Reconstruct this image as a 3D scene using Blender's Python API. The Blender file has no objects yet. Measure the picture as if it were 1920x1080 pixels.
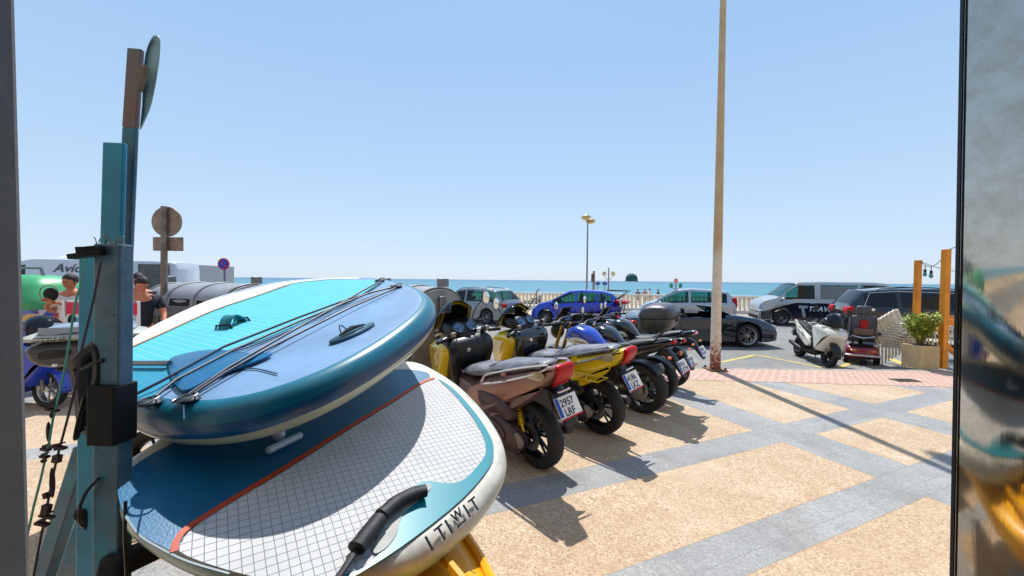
import bpy, bmesh, math, random
from math import sin, cos, pi, radians, sqrt, atan2
from mathutils import Vector, Matrix, Euler
random.seed(7)
R = radians
scene = bpy.context.scene
COL = scene.collection

# ------------------------------------------------------------ camera
H = 1.75
FPX = 700.0
PITCH = math.atan(15.0 / FPX)
ROLL = math.atan(0.010)
_F = Vector((0, cos(PITCH), -sin(PITCH)))
_U0 = Vector((0, sin(PITCH), cos(PITCH)))
_R0 = Vector((1, 0, 0))
_RR = _R0 * cos(ROLL) + _U0 * sin(ROLL)
_UU = -_R0 * sin(ROLL) + _U0 * cos(ROLL)
CAM = Vector((0, 0, H))
cd = bpy.data.cameras.new('camera')
cam = bpy.data.objects.new('camera', cd)
COL.objects.link(cam)
cd.sensor_width = 36.0
cd.lens = FPX / 1920 * 36.0
cd.clip_start = 0.05
cd.clip_end = 60000
m3 = Matrix((_RR, _UU, -_F)).transposed()
cam.matrix_world = Matrix.Translation(CAM) @ m3.to_4x4()
scene.camera = cam

# ------------------------------------------------------------ world, sun, exposure
SUN_EL = R(61)
SUN_AZ = R(1.0)          # measured from +Y towards -X
w = bpy.data.worlds.new("World")
scene.world = w
w.use_nodes = True
nt = w.node_tree
bg = nt.nodes['Background']
sky = nt.nodes.new('ShaderNodeTexSky')
sky.sky_type = 'NISHITA'
sky.sun_disc = False
sky.sun_elevation = SUN_EL
sky.sun_rotation = -SUN_AZ
sky.altitude = 0
sky.air_density = 1.0
sky.dust_density = 0.6
sky.ozone_density = 2.0
hsv = nt.nodes.new('ShaderNodeHueSaturation')
hsv.inputs['Saturation'].default_value = 0.92
hsv.inputs['Value'].default_value = 1.0
nt.links.new(sky.outputs[0], hsv.inputs['Color'])
# marine haze: the physical sky is mixed with a pale haze that thickens towards the horizon
geo = nt.nodes.new('ShaderNodeTexCoord')
sep = nt.nodes.new('ShaderNodeSeparateXYZ')
nt.links.new(geo.outputs['Generated'], sep.inputs[0])
ramp = nt.nodes.new('ShaderNodeValToRGB')
for _i in range(3): ramp.color_ramp.elements.new(0.5)
for e, (p_, c_) in zip(ramp.color_ramp.elements, ((0.0, (0.66, 0.79, 0.95)), (0.06, (0.60, 0.755, 0.95)), (0.22, (0.49, 0.69, 0.93)), (0.5, (0.36, 0.58, 0.90)), (1.0, (0.28, 0.50, 0.86)))):
    e.position = p_; e.color = (c_[0], c_[1], c_[2], 1)
nt.links.new(sep.outputs[2], ramp.inputs[0])
scl = nt.nodes.new('ShaderNodeVectorMath'); scl.operation = 'SCALE'; scl.inputs[3].default_value = 6.2
nt.links.new(ramp.outputs[0], scl.inputs[0])
mx = nt.nodes.new('ShaderNodeMix'); mx.data_type = 'RGBA'; mx.inputs[0].default_value = 0.85
nt.links.new(hsv.outputs[0], mx.inputs[6]); nt.links.new(scl.outputs[0], mx.inputs[7])
nt.links.new(mx.outputs[2], bg.inputs[0])
bg.inputs[1].default_value = 0.12
sl = bpy.data.lights.new('sun', 'SUN')
sl.energy = 3.9
sl.angle = R(0.53)
sl.color = (1.0, 0.965, 0.915)
so = bpy.data.objects.new('sun', sl)
COL.objects.link(so)
sd = Vector((-sin(SUN_AZ) * cos(SUN_EL), cos(SUN_AZ) * cos(SUN_EL), sin(SUN_EL)))
so.rotation_euler = sd.to_track_quat('Z', 'Y').to_euler()
scene.view_settings.view_transform = 'Standard'
scene.view_settings.look = 'None'
scene.view_settings.exposure = 0.45
scene.view_settings.gamma = 1.0
scene.render.engine = 'CYCLES'

# ------------------------------------------------------------ photo pixel -> world helpers
def ray(px, py):
    d = _RR * ((px - 960) / FPX) + _UU * ((540 - py) / FPX) + _F
    return d / d.y
def at(px, py, Y):
    return CAM + ray(px, py) * Y
def gp(px, py, z=0.0):
    d = ray(px, py)
    return CAM + d * ((z - H) / d.z)

class Plane:
    def __init__(s, a, b, c):
        s.o = a
        n = (b - a).cross(c - a).normalized()
        if n.z < 0: n = -n
        s.n = n
        s.u = (b - a).normalized()
        s.v = n.cross(s.u)
    def hit(s, px, py, off=0.0):
        d = ray(px, py)
        t = ((s.o + s.n * off - CAM).dot(s.n)) / d.dot(s.n)
        return CAM + d * t

# ------------------------------------------------------------ materials
def lin(c):
    out = []
    for v in c[:3]:
        v = v / 255.0
        out.append(v / 12.92 if v <= 0.04045 else ((v + 0.055) / 1.055) ** 2.4)
    return (out[0], out[1], out[2], 1.0)
_M = {}
def mat(name, c, rough=0.5, metal=0.0, spec=0.5, coat=0.0, var=0.0, vs=8.0, bump=0.0, bs=60.0, trans=0.0, emit=None, c2=None, anis=None):
    if name in _M: return _M[name]
    m = bpy.data.materials.new(name)
    m.use_nodes = True
    t = m.node_tree; b = t.nodes['Principled BSDF']
    col = lin(c)
    b.inputs['Base Color'].default_value = col
    b.inputs['Roughness'].default_value = rough
    b.inputs['Metallic'].default_value = metal
    b.inputs['Specular IOR Level'].default_value = spec
    b.inputs['Coat Weight'].default_value = coat
    b.inputs['Coat Roughness'].default_value = 0.05
    if trans: b.inputs['Transmission Weight'].default_value = trans
    if emit: b.inputs['Emission Color'].default_value = lin(emit); b.inputs['Emission Strength'].default_value = 1.0
    tc = None
    if var or bump:
        tc = t.nodes.new('ShaderNodeTexCoord')
    if var:
        n = t.nodes.new('ShaderNodeTexNoise'); n.inputs['Scale'].default_value = vs; n.inputs['Detail'].default_value = 6; n.inputs['Roughness'].default_value = 0.62
        t.links.new(tc.outputs['Object'], n.inputs['Vector'])
        r = t.nodes.new('ShaderNodeValToRGB')
        k = c2 or tuple(x * (1 - var) for x in c)
        r.color_ramp.elements[0].position = 0.35; r.color_ramp.elements[1].position = 0.65
        r.color_ramp.elements[0].color = lin(k); r.color_ramp.elements[1].color = col
        t.links.new(n.outputs[0], r.inputs[0]); t.links.new(r.outputs[0], b.inputs['Base Color'])
        mr = t.nodes.new('ShaderNodeMapRange'); mr.inputs[3].default_value = min(1, rough * 1.25); mr.inputs[4].default_value = rough * 0.85
        t.links.new(n.outputs[0], mr.inputs[0]); t.links.new(mr.outputs[0], b.inputs['Roughness'])
    if bump:
        n = t.nodes.new('ShaderNodeTexNoise'); n.inputs['Scale'].default_value = bs; n.inputs['Detail'].default_value = 4
        t.links.new(tc.outputs['Object'], n.inputs['Vector'])
        bp = t.nodes.new('ShaderNodeBump'); bp.inputs['Strength'].default_value = bump; bp.inputs['Distance'].default_value = 0.01
        t.links.new(n.outputs[0], bp.inputs['Height']); t.links.new(bp.outputs[0], b.inputs['Normal'])
    _M[name] = m
    return m
def nodes_mat(name):
    m = bpy.data.materials.new(name); m.use_nodes = True
    t = m.node_tree; _M[name] = m
    return m, t, t.nodes['Principled BSDF']
class NG:
    """tiny shader-graph helper"""
    def __init__(s, t): s.t = t
    def n(s, kind, **kw):
        nd = s.t.nodes.new(kind)
        for k, v in kw.items(): setattr(nd, k, v)
        return nd
    def val(s, sock, v):
        if isinstance(v, (int, float)): sock.default_value = v
        elif isinstance(v, tuple): sock.default_value = v
        else: s.t.links.new(v, sock)
    def m(s, op, a, b=0.0, c=None, clamp=False):
        nd = s.n('ShaderNodeMath', operation=op, use_clamp=clamp)
        s.val(nd.inputs[0], a); s.val(nd.inputs[1], b)
        if c is not None: s.val(nd.inputs[2], c)
        return nd.outputs[0]
    def mix(s, f, a, b):
        nd = s.n('ShaderNodeMix', data_type='RGBA')
        s.val(nd.inputs[0], f); s.val(nd.inputs[6], a); s.val(nd.inputs[7], b)
        return nd.outputs[2]
    def noise(s, vec, scale, detail=5, rough=0.6):
        nd = s.n('ShaderNodeTexNoise'); nd.inputs['Scale'].default_value = scale; nd.inputs['Detail'].default_value = detail; nd.inputs['Roughness'].default_value = rough
        s.t.links.new(vec, nd.inputs['Vector']); return nd.outputs[0]
    def ramp(s, f, stops):
        nd = s.n('ShaderNodeValToRGB'); cr = nd.color_ramp
        while len(cr.elements) < len(stops): cr.elements.new(0.5)
        for e, (p, c) in zip(cr.elements, stops): e.position = p; e.color = c if len(c) == 4 and max(c) <= 1.0 and isinstance(c[0], float) else lin(c)
        s.val(nd.inputs[0], f); return nd.outputs[0]
    def bump(s, h, strength, dist=0.01, normal=None):
        nd = s.n('ShaderNodeBump'); nd.inputs['Strength'].default_value = strength; nd.inputs['Distance'].default_value = dist
        s.val(nd.inputs['Height'], h)
        if normal is not None: s.val(nd.inputs['Normal'], normal)
        return nd.outputs[0]

# ------------------------------------------------------------ object helpers
def tag(o, label=None, cat=None, group=None, kind=None):
    if label: o['label'] = label
    if cat: o['category'] = cat
    if group: o['group'] = group
    if kind: o['kind'] = kind
    return o
def thing(name, label, cat, loc=(0, 0, 0), rz=0.0, group=None, lean=0.0, pitch=0.0):
    o = bpy.data.objects.new(name, None); COL.objects.link(o)
    o.empty_display_size = 0.1
    o.location = loc
    o.rotation_mode = 'XYZ'
    o.rotation_euler = (lean, pitch, rz)
    return tag(o, label, cat, group)

class MB:
    def __init__(s): s.v = []; s.f = []; s.mi = []
    def add(s, vs, fs, mi=0):
        k = len(s.v); s.v += [tuple(v) for v in vs]
        s.f += [tuple(i + k for i in f) for f in fs]; s.mi += [mi] * len(fs)
        return s
    def box(s, c, d, rot=None, mi=0, taper=1.0):
        vs = []
        for z in (-1, 1):
            k = taper if z > 0 else 1.0
            for x, y in ((-1, -1), (1, -1), (1, 1), (-1, 1)):
                v = Vector((x * d[0] / 2 * k, y * d[1] / 2 * k, z * d[2] / 2))
                if rot is not None: v = (Euler(rot).to_matrix() if isinstance(rot, tuple) else rot) @ v
                vs.append(v + Vector(c))
        return s.add(vs, [(0, 3, 2, 1), (4, 5, 6, 7), (0, 1, 5, 4), (1, 2, 6, 5), (2, 3, 7, 6), (3, 0, 4, 7)], mi)
    def beam(s, a, b, w, h=None, up=(0, 0, 1), mi=0):
        a = Vector(a); b = Vector(b); d = b - a; L = d.length; d.normalize(); h = h or w
        upv = Vector(up)
        x = d.cross(upv)
        if x.length < 1e-3: x = d.cross(Vector((1, 0, 0)))
        x.normalize(); y = x.cross(d)
        m = Matrix((d, x, y)).transposed()
        return s.box((a + b) / 2, (L, w, h), m, mi)
    def tube(s, pts, r, n=8, mi=0, cap=True, close=False, flat=1.0):
        pts = [Vector(p) for p in pts]
        N = len(pts)
        rs = r if isinstance(r, (list, tuple)) else [r] * N
        k = len(s.v); prev = None
        for i, p in enumerate(pts):
            if close: d = pts[(i + 1) % N] - pts[i - 1]
            elif i == 0: d = pts[1] - pts[0]
            elif i == N - 1: d = pts[-1] - pts[-2]
            else: d = (pts[i + 1] - pts[i]).normalized() + (pts[i] - pts[i - 1]).normalized()
            d.normalize()
            if prev is None:
                a = Vector((0, 0, 1)) if abs(d.z) < 0.9 else Vector((1, 0, 0))
                x = d.cross(a).normalized()
            else:
                x = (prev - d * prev.dot(d))
                x = x.normalized() if x.length > 1e-6 else d.cross(Vector((0, 0, 1))).normalized()
            prev = x; y = d.cross(x)
            for j in range(n):
                t = 2 * pi * j / n
                s.v.append(tuple(p + (x * cos(t) * rs[i] + y * sin(t) * rs[i] * flat)))
        M = N if close else N - 1
        for i in range(M):
            a0 = k + i * n; b0 = k + ((i + 1) % N) * n
            for j in range(n):
                s.f.append((a0 + j, a0 + (j + 1) % n, b0 + (j + 1) % n, b0 + j)); s.mi.append(mi)
        if cap and not close:
            s.f.append(tuple(k + j for j in reversed(range(n)))); s.f.append(tuple(k + (N - 1) * n + j for j in range(n))); s.mi += [mi, mi]
        return s
    def lathe(s, prof, c=(0, 0, 0), axis='z', n=32, mi=0, close=False, a0=0.0, a1=2 * pi):
        """prof: list of (radius, along-axis)"""
        c = Vector(c); k = len(s.v); full = abs(a1 - a0 - 2 * pi) < 1e-6
        cols = n if full else n + 1
        for i in range(cols):
            t = a0 + (a1 - a0) * i / n
            for r, h in prof:
                if axis == 'z': v = Vector((r * cos(t), r * sin(t), h))
                elif axis == 'y': v = Vector((r * cos(t), h, r * sin(t)))
                else: v = Vector((h, r * cos(t), r * sin(t)))
                s.v.append(tuple(c + v))
        P = len(prof)
        for i in range(n):
            a = k + i * P; b = k + ((i + 1) % cols) * P
            for j in range(P if close else P - 1):
                j2 = (j + 1) % P
                s.f.append((a + j, b + j, b + j2, a + j2)); s.mi.append(mi)
        return s
    def ell(s, c, r, n=16, m=10, mi=0, rot=None):
        c = Vector(c); k = len(s.v)
        rm = Euler(rot).to_matrix() if rot else Matrix.Identity(3)
        for i in range(m + 1):
            ph = -pi / 2 + pi * i / m
            for j in range(n):
                t = 2 * pi * j / n
                s.v.append(tuple(c + rm @ Vector((r[0] * cos(ph) * cos(t), r[1] * cos(ph) * sin(t), r[2] * sin(ph)))))
        for i in range(m):
            for j in range(n):
                a = k + i * n
                s.f.append((a + j, a + (j + 1) % n, a + n + (j + 1) % n, a + n + j)); s.mi.append(mi)
        return s
    def puff(s, prof, w, wf=None, inset=0.06, y0=0.0, lv=((-1, 1.0), (-0.86, 0.35), (-0.55, 0.0), (0.55, 0.0), (0.86, 0.35), (1, 1.0)), mi=0, sm=2):
        """side profile (x,z) given body width 2w across y, edges pulled in so the panel is crowned"""
        pr = [Vector((p[0], p[1])) for p in prof]
        for _ in range(sm):
            q = []
            for i in range(len(pr)):
                a = pr[i]; b = pr[(i + 1) % len(pr)]
                q += [a * 0.8 + b * 0.2, a * 0.2 + b * 0.8] if _ == 0 else [a * 0.75 + b * 0.25, a * 0.25 + b * 0.75]
            pr = q
        N = len(pr)
        area = sum(pr[i].x * pr[(i + 1) % N].y - pr[(i + 1) % N].x * pr[i].y for i in range(N))
        sg = 1 if area > 0 else -1
        nor = []
        for i in range(N):
            e = pr[(i + 1) % N] - pr[i - 1]
            if e.length < 1e-6: e = Vector((1, 0))
            e.normalize(); nor.append(Vector((-e.y, e.x)) * sg)
        k = len(s.v)
        for yy, ins in lv:
            for i in range(N):
                p = pr[i] + nor[i] * inset * ins
                f = wf(p.x, p.y) if wf else 1.0
                s.v.append((p.x, y0 + yy * w * f, p.y))
        L = len(lv)
        for a in range(L - 1):
            for i in range(N):
                j = (i + 1) % N
                s.f.append((k + a * N + i, k + a * N + j, k + (a + 1) * N + j, k + (a + 1) * N + i)); s.mi.append(mi)
        s.f.append(tuple(k + i for i in reversed(range(N)))); s.f.append(tuple(k + (L - 1) * N + i for i in range(N))); s.mi += [mi, mi]
        return s
    def loft(s, secs, cap=True, mi=0):
        k = len(s.v); n = len(secs[0])
        for q in secs: s.v += [tuple(p) for p in q]
        for i in range(len(secs) - 1):
            for j in range(n):
                j2 = (j + 1) % n
                s.f.append((k + i * n + j, k + i * n + j2, k + (i + 1) * n + j2, k + (i + 1) * n + j)); s.mi.append(mi)
        if cap:
            s.f.append(tuple(k + j for j in reversed(range(n)))); s.f.append(tuple(k + (len(secs) - 1) * n + j for j in range(n))); s.mi += [mi, mi]
        return s
    def sheet(s, grid, mi=0):
        k = len(s.v); n = len(grid[0])
        for q in grid: s.v += [tuple(p) for p in q]
        for i in range(len(grid) - 1):
            for j in range(n - 1):
                s.f.append((k + i * n + j, k + i * n + j + 1, k + (i + 1) * n + j + 1, k + (i + 1) * n + j)); s.mi.append(mi)
        return s
    def build(s, name, mats, parent=None, smooth=40, bevel=0.0, solid=0.0, sub=0, fix=True, seg=2):
        me = bpy.data.meshes.new(name)
        me.from_pydata(s.v, [], s.f)
        if not isinstance(mats, (list, tuple)): mats = [mats]
        for m in mats: me.materials.append(m)
        if len(mats) > 1: me.polygons.foreach_set('material_index', s.mi)
        me.update()
        if fix:
            b = bmesh.new(); b.from_mesh(me)
            bmesh.ops.remove_doubles(b, verts=b.verts, dist=1e-5)
            bmesh.ops.recalc_face_normals(b, faces=b.faces)
            b.to_mesh(me); b.free()
        if smooth:
            me.polygons.foreach_set('use_smooth', [True] * len(me.polygons))
            if smooth < 180 and not sub: me.set_sharp_from_angle(angle=R(smooth))
        o = bpy.data.objects.new(name, me); COL.objects.link(o)
        if parent is not None: o.parent = parent
        if solid:
            q = o.modifiers.new('solid', 'SOLIDIFY'); q.thickness = solid; q.offset = 0
        if bevel:
            q = o.modifiers.new('bevel', 'BEVEL'); q.width = bevel; q.segments = seg; q.limit_method = 'ANGLE'; q.angle_limit = R(35); q.harden_normals = False
        if sub:
            q = o.modifiers.new('sub', 'SUBSURF'); q.levels = sub; q.render_levels = sub
        return o
def catmull(pts, n=6, close=True):
    out = []; N = len(pts); V = [Vector(p) for p in pts]
    rng = range(N) if close else range(N - 1)
    for i in rng:
        if close: p0, p1, p2, p3 = V[i - 1], V[i], V[(i + 1) % N], V[(i + 2) % N]
        else: p0, p1, p2, p3 = V[max(0, i - 1)], V[i], V[i + 1], V[min(N - 1, i + 2)]
        for k in range(n):
            t = k / n
            out.append(0.5 * ((2 * p1) + (-p0 + p2) * t + (2 * p0 - 5 * p1 + 4 * p2 - p3) * t * t + (-p0 + 3 * p1 - 3 * p2 + p3) * t ** 3))
    if not close: out.append(V[-1])
    return out
def text_mesh(name, s, size, m, matrix, parent=None, ext=0.001, align='LEFT', spacing=1.0, shear=0.0, sx=1.0, bold=0.0):
    cu = bpy.data.curves.new(name, 'FONT'); cu.body = s; cu.size = size; cu.extrude = ext; cu.align_x = align; cu.space_character = spacing; cu.shear = shear; cu.offset = bold
    cu.resolution_u = 2
    tmp = bpy.data.objects.new('tmp', cu); COL.objects.link(tmp)
    bpy.context.view_layer.update()
    me = bpy.data.meshes.new_from_object(tmp.evaluated_get(bpy.context.evaluated_depsgraph_get()))
    bpy.data.objects.remove(tmp)
    me.name = name
    me.transform(matrix @ Matrix.Diagonal((sx, 1, 1, 1)))
    me.materials.clear(); me.materials.append(m)
    o = bpy.data.objects.new(name, me); COL.objects.link(o)
    if parent is not None: o.parent = parent
    return o
def frame(o, x, y, z=None):
    x = Vector(x).normalized(); z = Vector(z).normalized() if z is not None else x.cross(Vector(y)).normalized()
    y = z.cross(x)
    m = Matrix((x, y, z)).transposed().to_4x4(); m.translation = Vector(o)
    return m
def copy_tree(o, parent=None):
    c = o.copy(); COL.objects.link(c)
    if parent is not None: c.parent = parent
    for ch in [x for x in bpy.data.objects if x.parent == o]: copy_tree(ch, c)
    return c

# common materials
BLACK = mat('black plastic', (15, 15, 18), 0.32, var=0.25, vs=5)
BLACKM = mat('matt black', (15, 16, 19), 0.65, spec=.35, var=0.2, vs=6)
RUB, _t, _b = nodes_mat('tyre rubber')
def _rub():
    g = NG(_t); tc = g.n('ShaderNodeTexCoord').outputs['Object']; sp = g.n('ShaderNodeSeparateXYZ'); _t.links.new(tc, sp.inputs[0])
    ang = g.m('ARCTAN2', sp.outputs[2], sp.outputs[0]); yy = g.m('ABSOLUTE', sp.outputs[1])
    s_ = g.m('FRACT', g.m('ADD', g.m('MULTIPLY', ang, 26 / (2 * pi)), g.m('MULTIPLY', yy, 14.0)))
    gr = g.m('MULTIPLY', g.m('LESS_THAN', s_, 0.22), g.m('LESS_THAN', yy, 0.052))
    c = g.mix(g.noise(tc, 9), lin((20, 20, 22)), lin((38, 37, 38)))
    _t.links.new(g.mix(gr, c, lin((9, 9, 10))), _b.inputs['Base Color']); _b.inputs['Roughness'].default_value = 0.75
    _t.links.new(g.bump(g.m('SUBTRACT', 1.0, gr), 0.8, 0.004), _b.inputs['Normal'])
_rub()
CHROME = mat('chrome', (210, 212, 216), 0.12, 1.0)
STEEL = mat('grey metal', (140, 142, 145), 0.35, 0.9, var=0.2)
ALLOY = mat('alloy', (175, 177, 180), 0.3, 0.85)
DARKALLOY = mat('dark alloy', (40, 40, 44), 0.35, 0.6)
SEATM = mat('seat vinyl', (52, 55, 62), 0.45, var=0.2, vs=14, bump=0.25, bs=160)
REDL = mat('red lens', (176, 4, 14), 0.35, spec=.2, coat=.25)
ORANGEL = mat('amber lens', (230, 110, 20), 0.15, coat=1.0)
CLEARL = mat('clear lens', (215, 220, 225), 0.08, coat=1.0)
WHITEP = mat('white plate', (225, 228, 230), 0.4)
BLUEP = mat('blue plate strip', (25, 70, 175), 0.4)
INK = mat('black ink', (15, 15, 20), 0.6)
MIRR = mat('mirror glass', (225, 230, 235), 0.03, 1.0)
def glassmat(name, c, alpha):
    m, t, b = nodes_mat(name)
    g = NG(t)
    tr = t.nodes.new('ShaderNodeBsdfTransparent'); tr.inputs[0].default_value = lin(c)
    gl = t.nodes.new('ShaderNodeBsdfGlossy'); gl.inputs['Roughness'].default_value = 0.03
    df = t.nodes.new('ShaderNodeBsdfDiffuse'); df.inputs[0].default_value = (0.01, 0.012, 0.014, 1)
    lw = t.nodes.new('ShaderNodeFresnel'); lw.inputs[0].default_value = 1.5
    a = t.nodes.new('ShaderNodeMixShader'); a.inputs[0].default_value = alpha
    t.links.new(tr.outputs[0], a.inputs[1]); t.links.new(df.outputs[0], a.inputs[2])
    z = t.nodes.new('ShaderNodeMixShader'); t.links.new(lw.outputs[0], z.inputs[0])
    t.links.new(a.outputs[0], z.inputs[1]); t.links.new(gl.outputs[0], z.inputs[2])
    t.links.new(z.outputs[0], t.nodes['Material Output'].inputs[0])
    return m
GLASS = glassmat('tinted car glass', (120, 190, 185), 0.05)
GLASSD = glassmat('dark car glass', (70, 85, 90), 0.6)
SCREEN = glassmat('smoked windscreen', (60, 62, 66), 0.55)
# ============================================================ THE SETTING
# ---- plaza paving
def plaza_material():
    m, t, b = nodes_mat('plaza paving'); g = NG(t)
    tc = g.n('ShaderNodeTexCoord').outputs['Object']
    sp = g.n('ShaderNodeSeparateXYZ'); t.links.new(tc, sp.inputs[0]); X, Y = sp.outputs[0], sp.outputs[1]
    th = 1.173; ox, oy = 1.712 * H, 2.323 * H
    dx = g.m('SUBTRACT', X, ox); dy = g.m('SUBTRACT', Y, oy)
    u = g.m('ADD', g.m('MULTIPLY', dx, sin(th)), g.m('MULTIPLY', dy, cos(th)))
    v = g.m('SUBTRACT', g.m('MULTIPLY', dy, sin(th)), g.m('MULTIPLY', dx, cos(th)))
    wob = g.m('MULTIPLY', g.m('SUBTRACT', g.noise(tc, 25, 2), 0.5), 0.02)
    uu = g.m('ADD', u, wob); vv = g.m('ADD', v, wob)
    def band(x, a, bb):
        c = (a + bb) / 2; h = (bb - a) / 2
        d = g.m('ABSOLUTE', g.m('SUBTRACT', x, c))
        return g.m('MULTIPLY', g.m('SUBTRACT', h, d), 400.0, clamp=True)
    wB = .333 * H; wA = .193 * H; M_ = .826 * H; L_ = .454 * H
    masks = [band(uu, 0, wB), band(uu, M_ + wB, M_ + 2 * wB), band(uu, 2 * M_ + 2.2 * wB, 2 * M_ + 3.2 * wB), band(uu, -4.6, -4.6 + wB), band(uu, -9, -9 + wB),
             band(vv, 0, wA), band(vv, -L_ - .182 * H, -L_), band(vv, -2.35, -2.05), band(vv, 2.4, 2.72), band(vv, 5.0, 5.3), band(vv, -3.6, -3.3)]
    s = masks[0]
    for k in masks[1:]: s = g.m('MAXIMUM', s, k)
    n1 = g.noise(tc, 0.9, 4); n2 = g.noise(tc, 75, 3, 0.75); n3 = g.noise(tc, 4.5, 8, 0.75); n4 = g.noise(tc, 38, 3, 0.7)
    vo = g.n('ShaderNodeTexVoronoi'); vo.inputs['Scale'].default_value = 90; t.links.new(tc, vo.inputs['Vector'])
    vsep = g.n('ShaderNodeSeparateColor'); t.links.new(vo.outputs['Color'], vsep.inputs[0])
    peb = g.ramp(vsep.outputs[0], [(0.0, (84, 62, 46)), (0.12, (150, 122, 96)), (0.45, (190, 164, 134)), (0.8, (214, 192, 158)), (1.0, (228, 220, 204))])
    peb2 = g.mix(g.m('MULTIPLY', g.m('SUBTRACT', n2, 0.42, clamp=True), 3.0, clamp=True), peb, lin((178, 146, 112)))
    tan = g.mix(0.75, lin((196, 180, 158)), peb2)
    big = g.m('MULTIPLY', g.m('SUBTRACT', n3, 0.44, clamp=True), 3.2, clamp=True)
    tan = g.mix(g.m('MULTIPLY', big, 0.85), tan, lin((168, 140, 110)))
    wrn = g.m('MULTIPLY', g.m('SUBTRACT', n1, 0.50, clamp=True), 4.5, clamp=True)
    tan = g.mix(g.m('MULTIPLY', wrn, 0.45), tan, lin((212, 196, 174)))
    def slab_id(su, sv, seed):
        cv = g.n('ShaderNodeCombineXYZ'); t.links.new(g.m('FLOOR', g.m('ADD', g.m('DIVIDE', u, su), .62)), cv.inputs[0]); t.links.new(g.m('FLOOR', g.m('ADD', g.m('DIVIDE', v, sv), .9)), cv.inputs[1]); cv.inputs[2].default_value = seed
        wn = g.n('ShaderNodeTexWhiteNoise', noise_dimensions='3D'); t.links.new(cv.outputs[0], wn.inputs['Vector']); return wn.outputs['Value']
    tan = g.mix(g.m('MULTIPLY', slab_id(.477, .383, 1.0), .34), tan, lin((166, 138, 108)))
    dark = g.m('MULTIPLY', g.m('SUBTRACT', n2, 0.56, clamp=True), 5.0, clamp=True)
    tan = g.mix(g.m('MULTIPLY', dark, .5), tan, lin((116, 88, 62)))
    gran = g.ramp(n4, [(0.3, (124, 124, 124)), (0.5, (158, 158, 156)), (0.7, (180, 179, 175))])
    gv = g.n('ShaderNodeTexVoronoi'); gv.inputs['Scale'].default_value = 150; t.links.new(tc, gv.inputs['Vector'])
    gs = g.n('ShaderNodeSeparateColor'); t.links.new(gv.outputs['Color'], gs.inputs[0])
    gran = g.mix(0.4, gran, g.ramp(gs.outputs[0], [(0, (106, 106, 108)), (0.4, (154, 154, 153)), (1, (192, 191, 187))]))
    gran = g.mix(g.m('MULTIPLY', big, 0.5), gran, lin((122, 122, 124)))
    gran = g.mix(g.m('MULTIPLY', g.m('SUBTRACT', g.noise(tc, 1.7, 5, .7), .5, clamp=True), 3.0, clamp=True), gran, lin((124, 120, 112)))
    gran = g.mix(g.m('MULTIPLY', slab_id(.95, .62, 4.0), .35), gran, lin((112, 114, 120)))
    # slab joints
    def joint(x, per, ph, wd):
        fr = g.m('FRACT', g.m('ADD', g.m('DIVIDE', x, per), ph))
        d = g.m('MULTIPLY', g.m('ABSOLUTE', g.m('SUBTRACT', fr, 0.5)), per)
        return g.m('MULTIPLY', g.m('SUBTRACT', wd, d), 300.0, clamp=True)
    edge = None
    for x, a in ((uu, 0), (uu, wB), (uu, M_ + wB), (uu, M_ + 2 * wB), (vv, 0), (vv, wA), (vv, -L_), (vv, -L_ - .182 * H)):
        d = g.m('ABSOLUTE', g.m('SUBTRACT', x, a))
        e = g.m('MULTIPLY', g.m('SUBTRACT', 0.006, d), 300.0, clamp=True)
        edge = e if edge is None else g.m('MAXIMUM', edge, e)
    jt = g.m('MAXIMUM', joint(u, 0.477, 0.12, 0.0022), joint(v, 0.383, 0.4, 0.0022))
    gj = g.m('MAXIMUM', joint(u, 0.95, 0.3, 0.0035), joint(v, 0.62, 0.1, 0.0035))
    col = g.mix(s, g.mix(g.m('MULTIPLY', jt, 0.45), tan, lin((170, 128, 86))), g.mix(g.m('MULTIPLY', gj, 0.6), gran, lin((90, 92, 96))))
    gum = g.n('ShaderNodeTexVoronoi'); gum.inputs['Scale'].default_value = 2.2; t.links.new(tc, gum.inputs['Vector'])
    spot = g.m('MULTIPLY', g.m('SUBTRACT', 0.045, gum.outputs['Distance']), 60.0, clamp=True)
    col = g.mix(g.m('MULTIPLY', spot, 0.55), col, lin((88, 80, 74)))
    col = g.mix(g.m('MULTIPLY', edge, 0.35), col, lin((120, 100, 80)))
    t.links.new(col, b.inputs['Base Color'])
    b.inputs['Roughness'].default_value = 0.78; b.inputs['Specular IOR Level'].default_value = 0.3
    hh = g.m('ADD', g.m('MULTIPLY', vsep.outputs[1], 0.5), g.m('MULTIPLY', n4, 0.5))
    t.links.new(g.bump(hh, 0.5, 0.004), b.inputs['Normal'])
    return m
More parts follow.
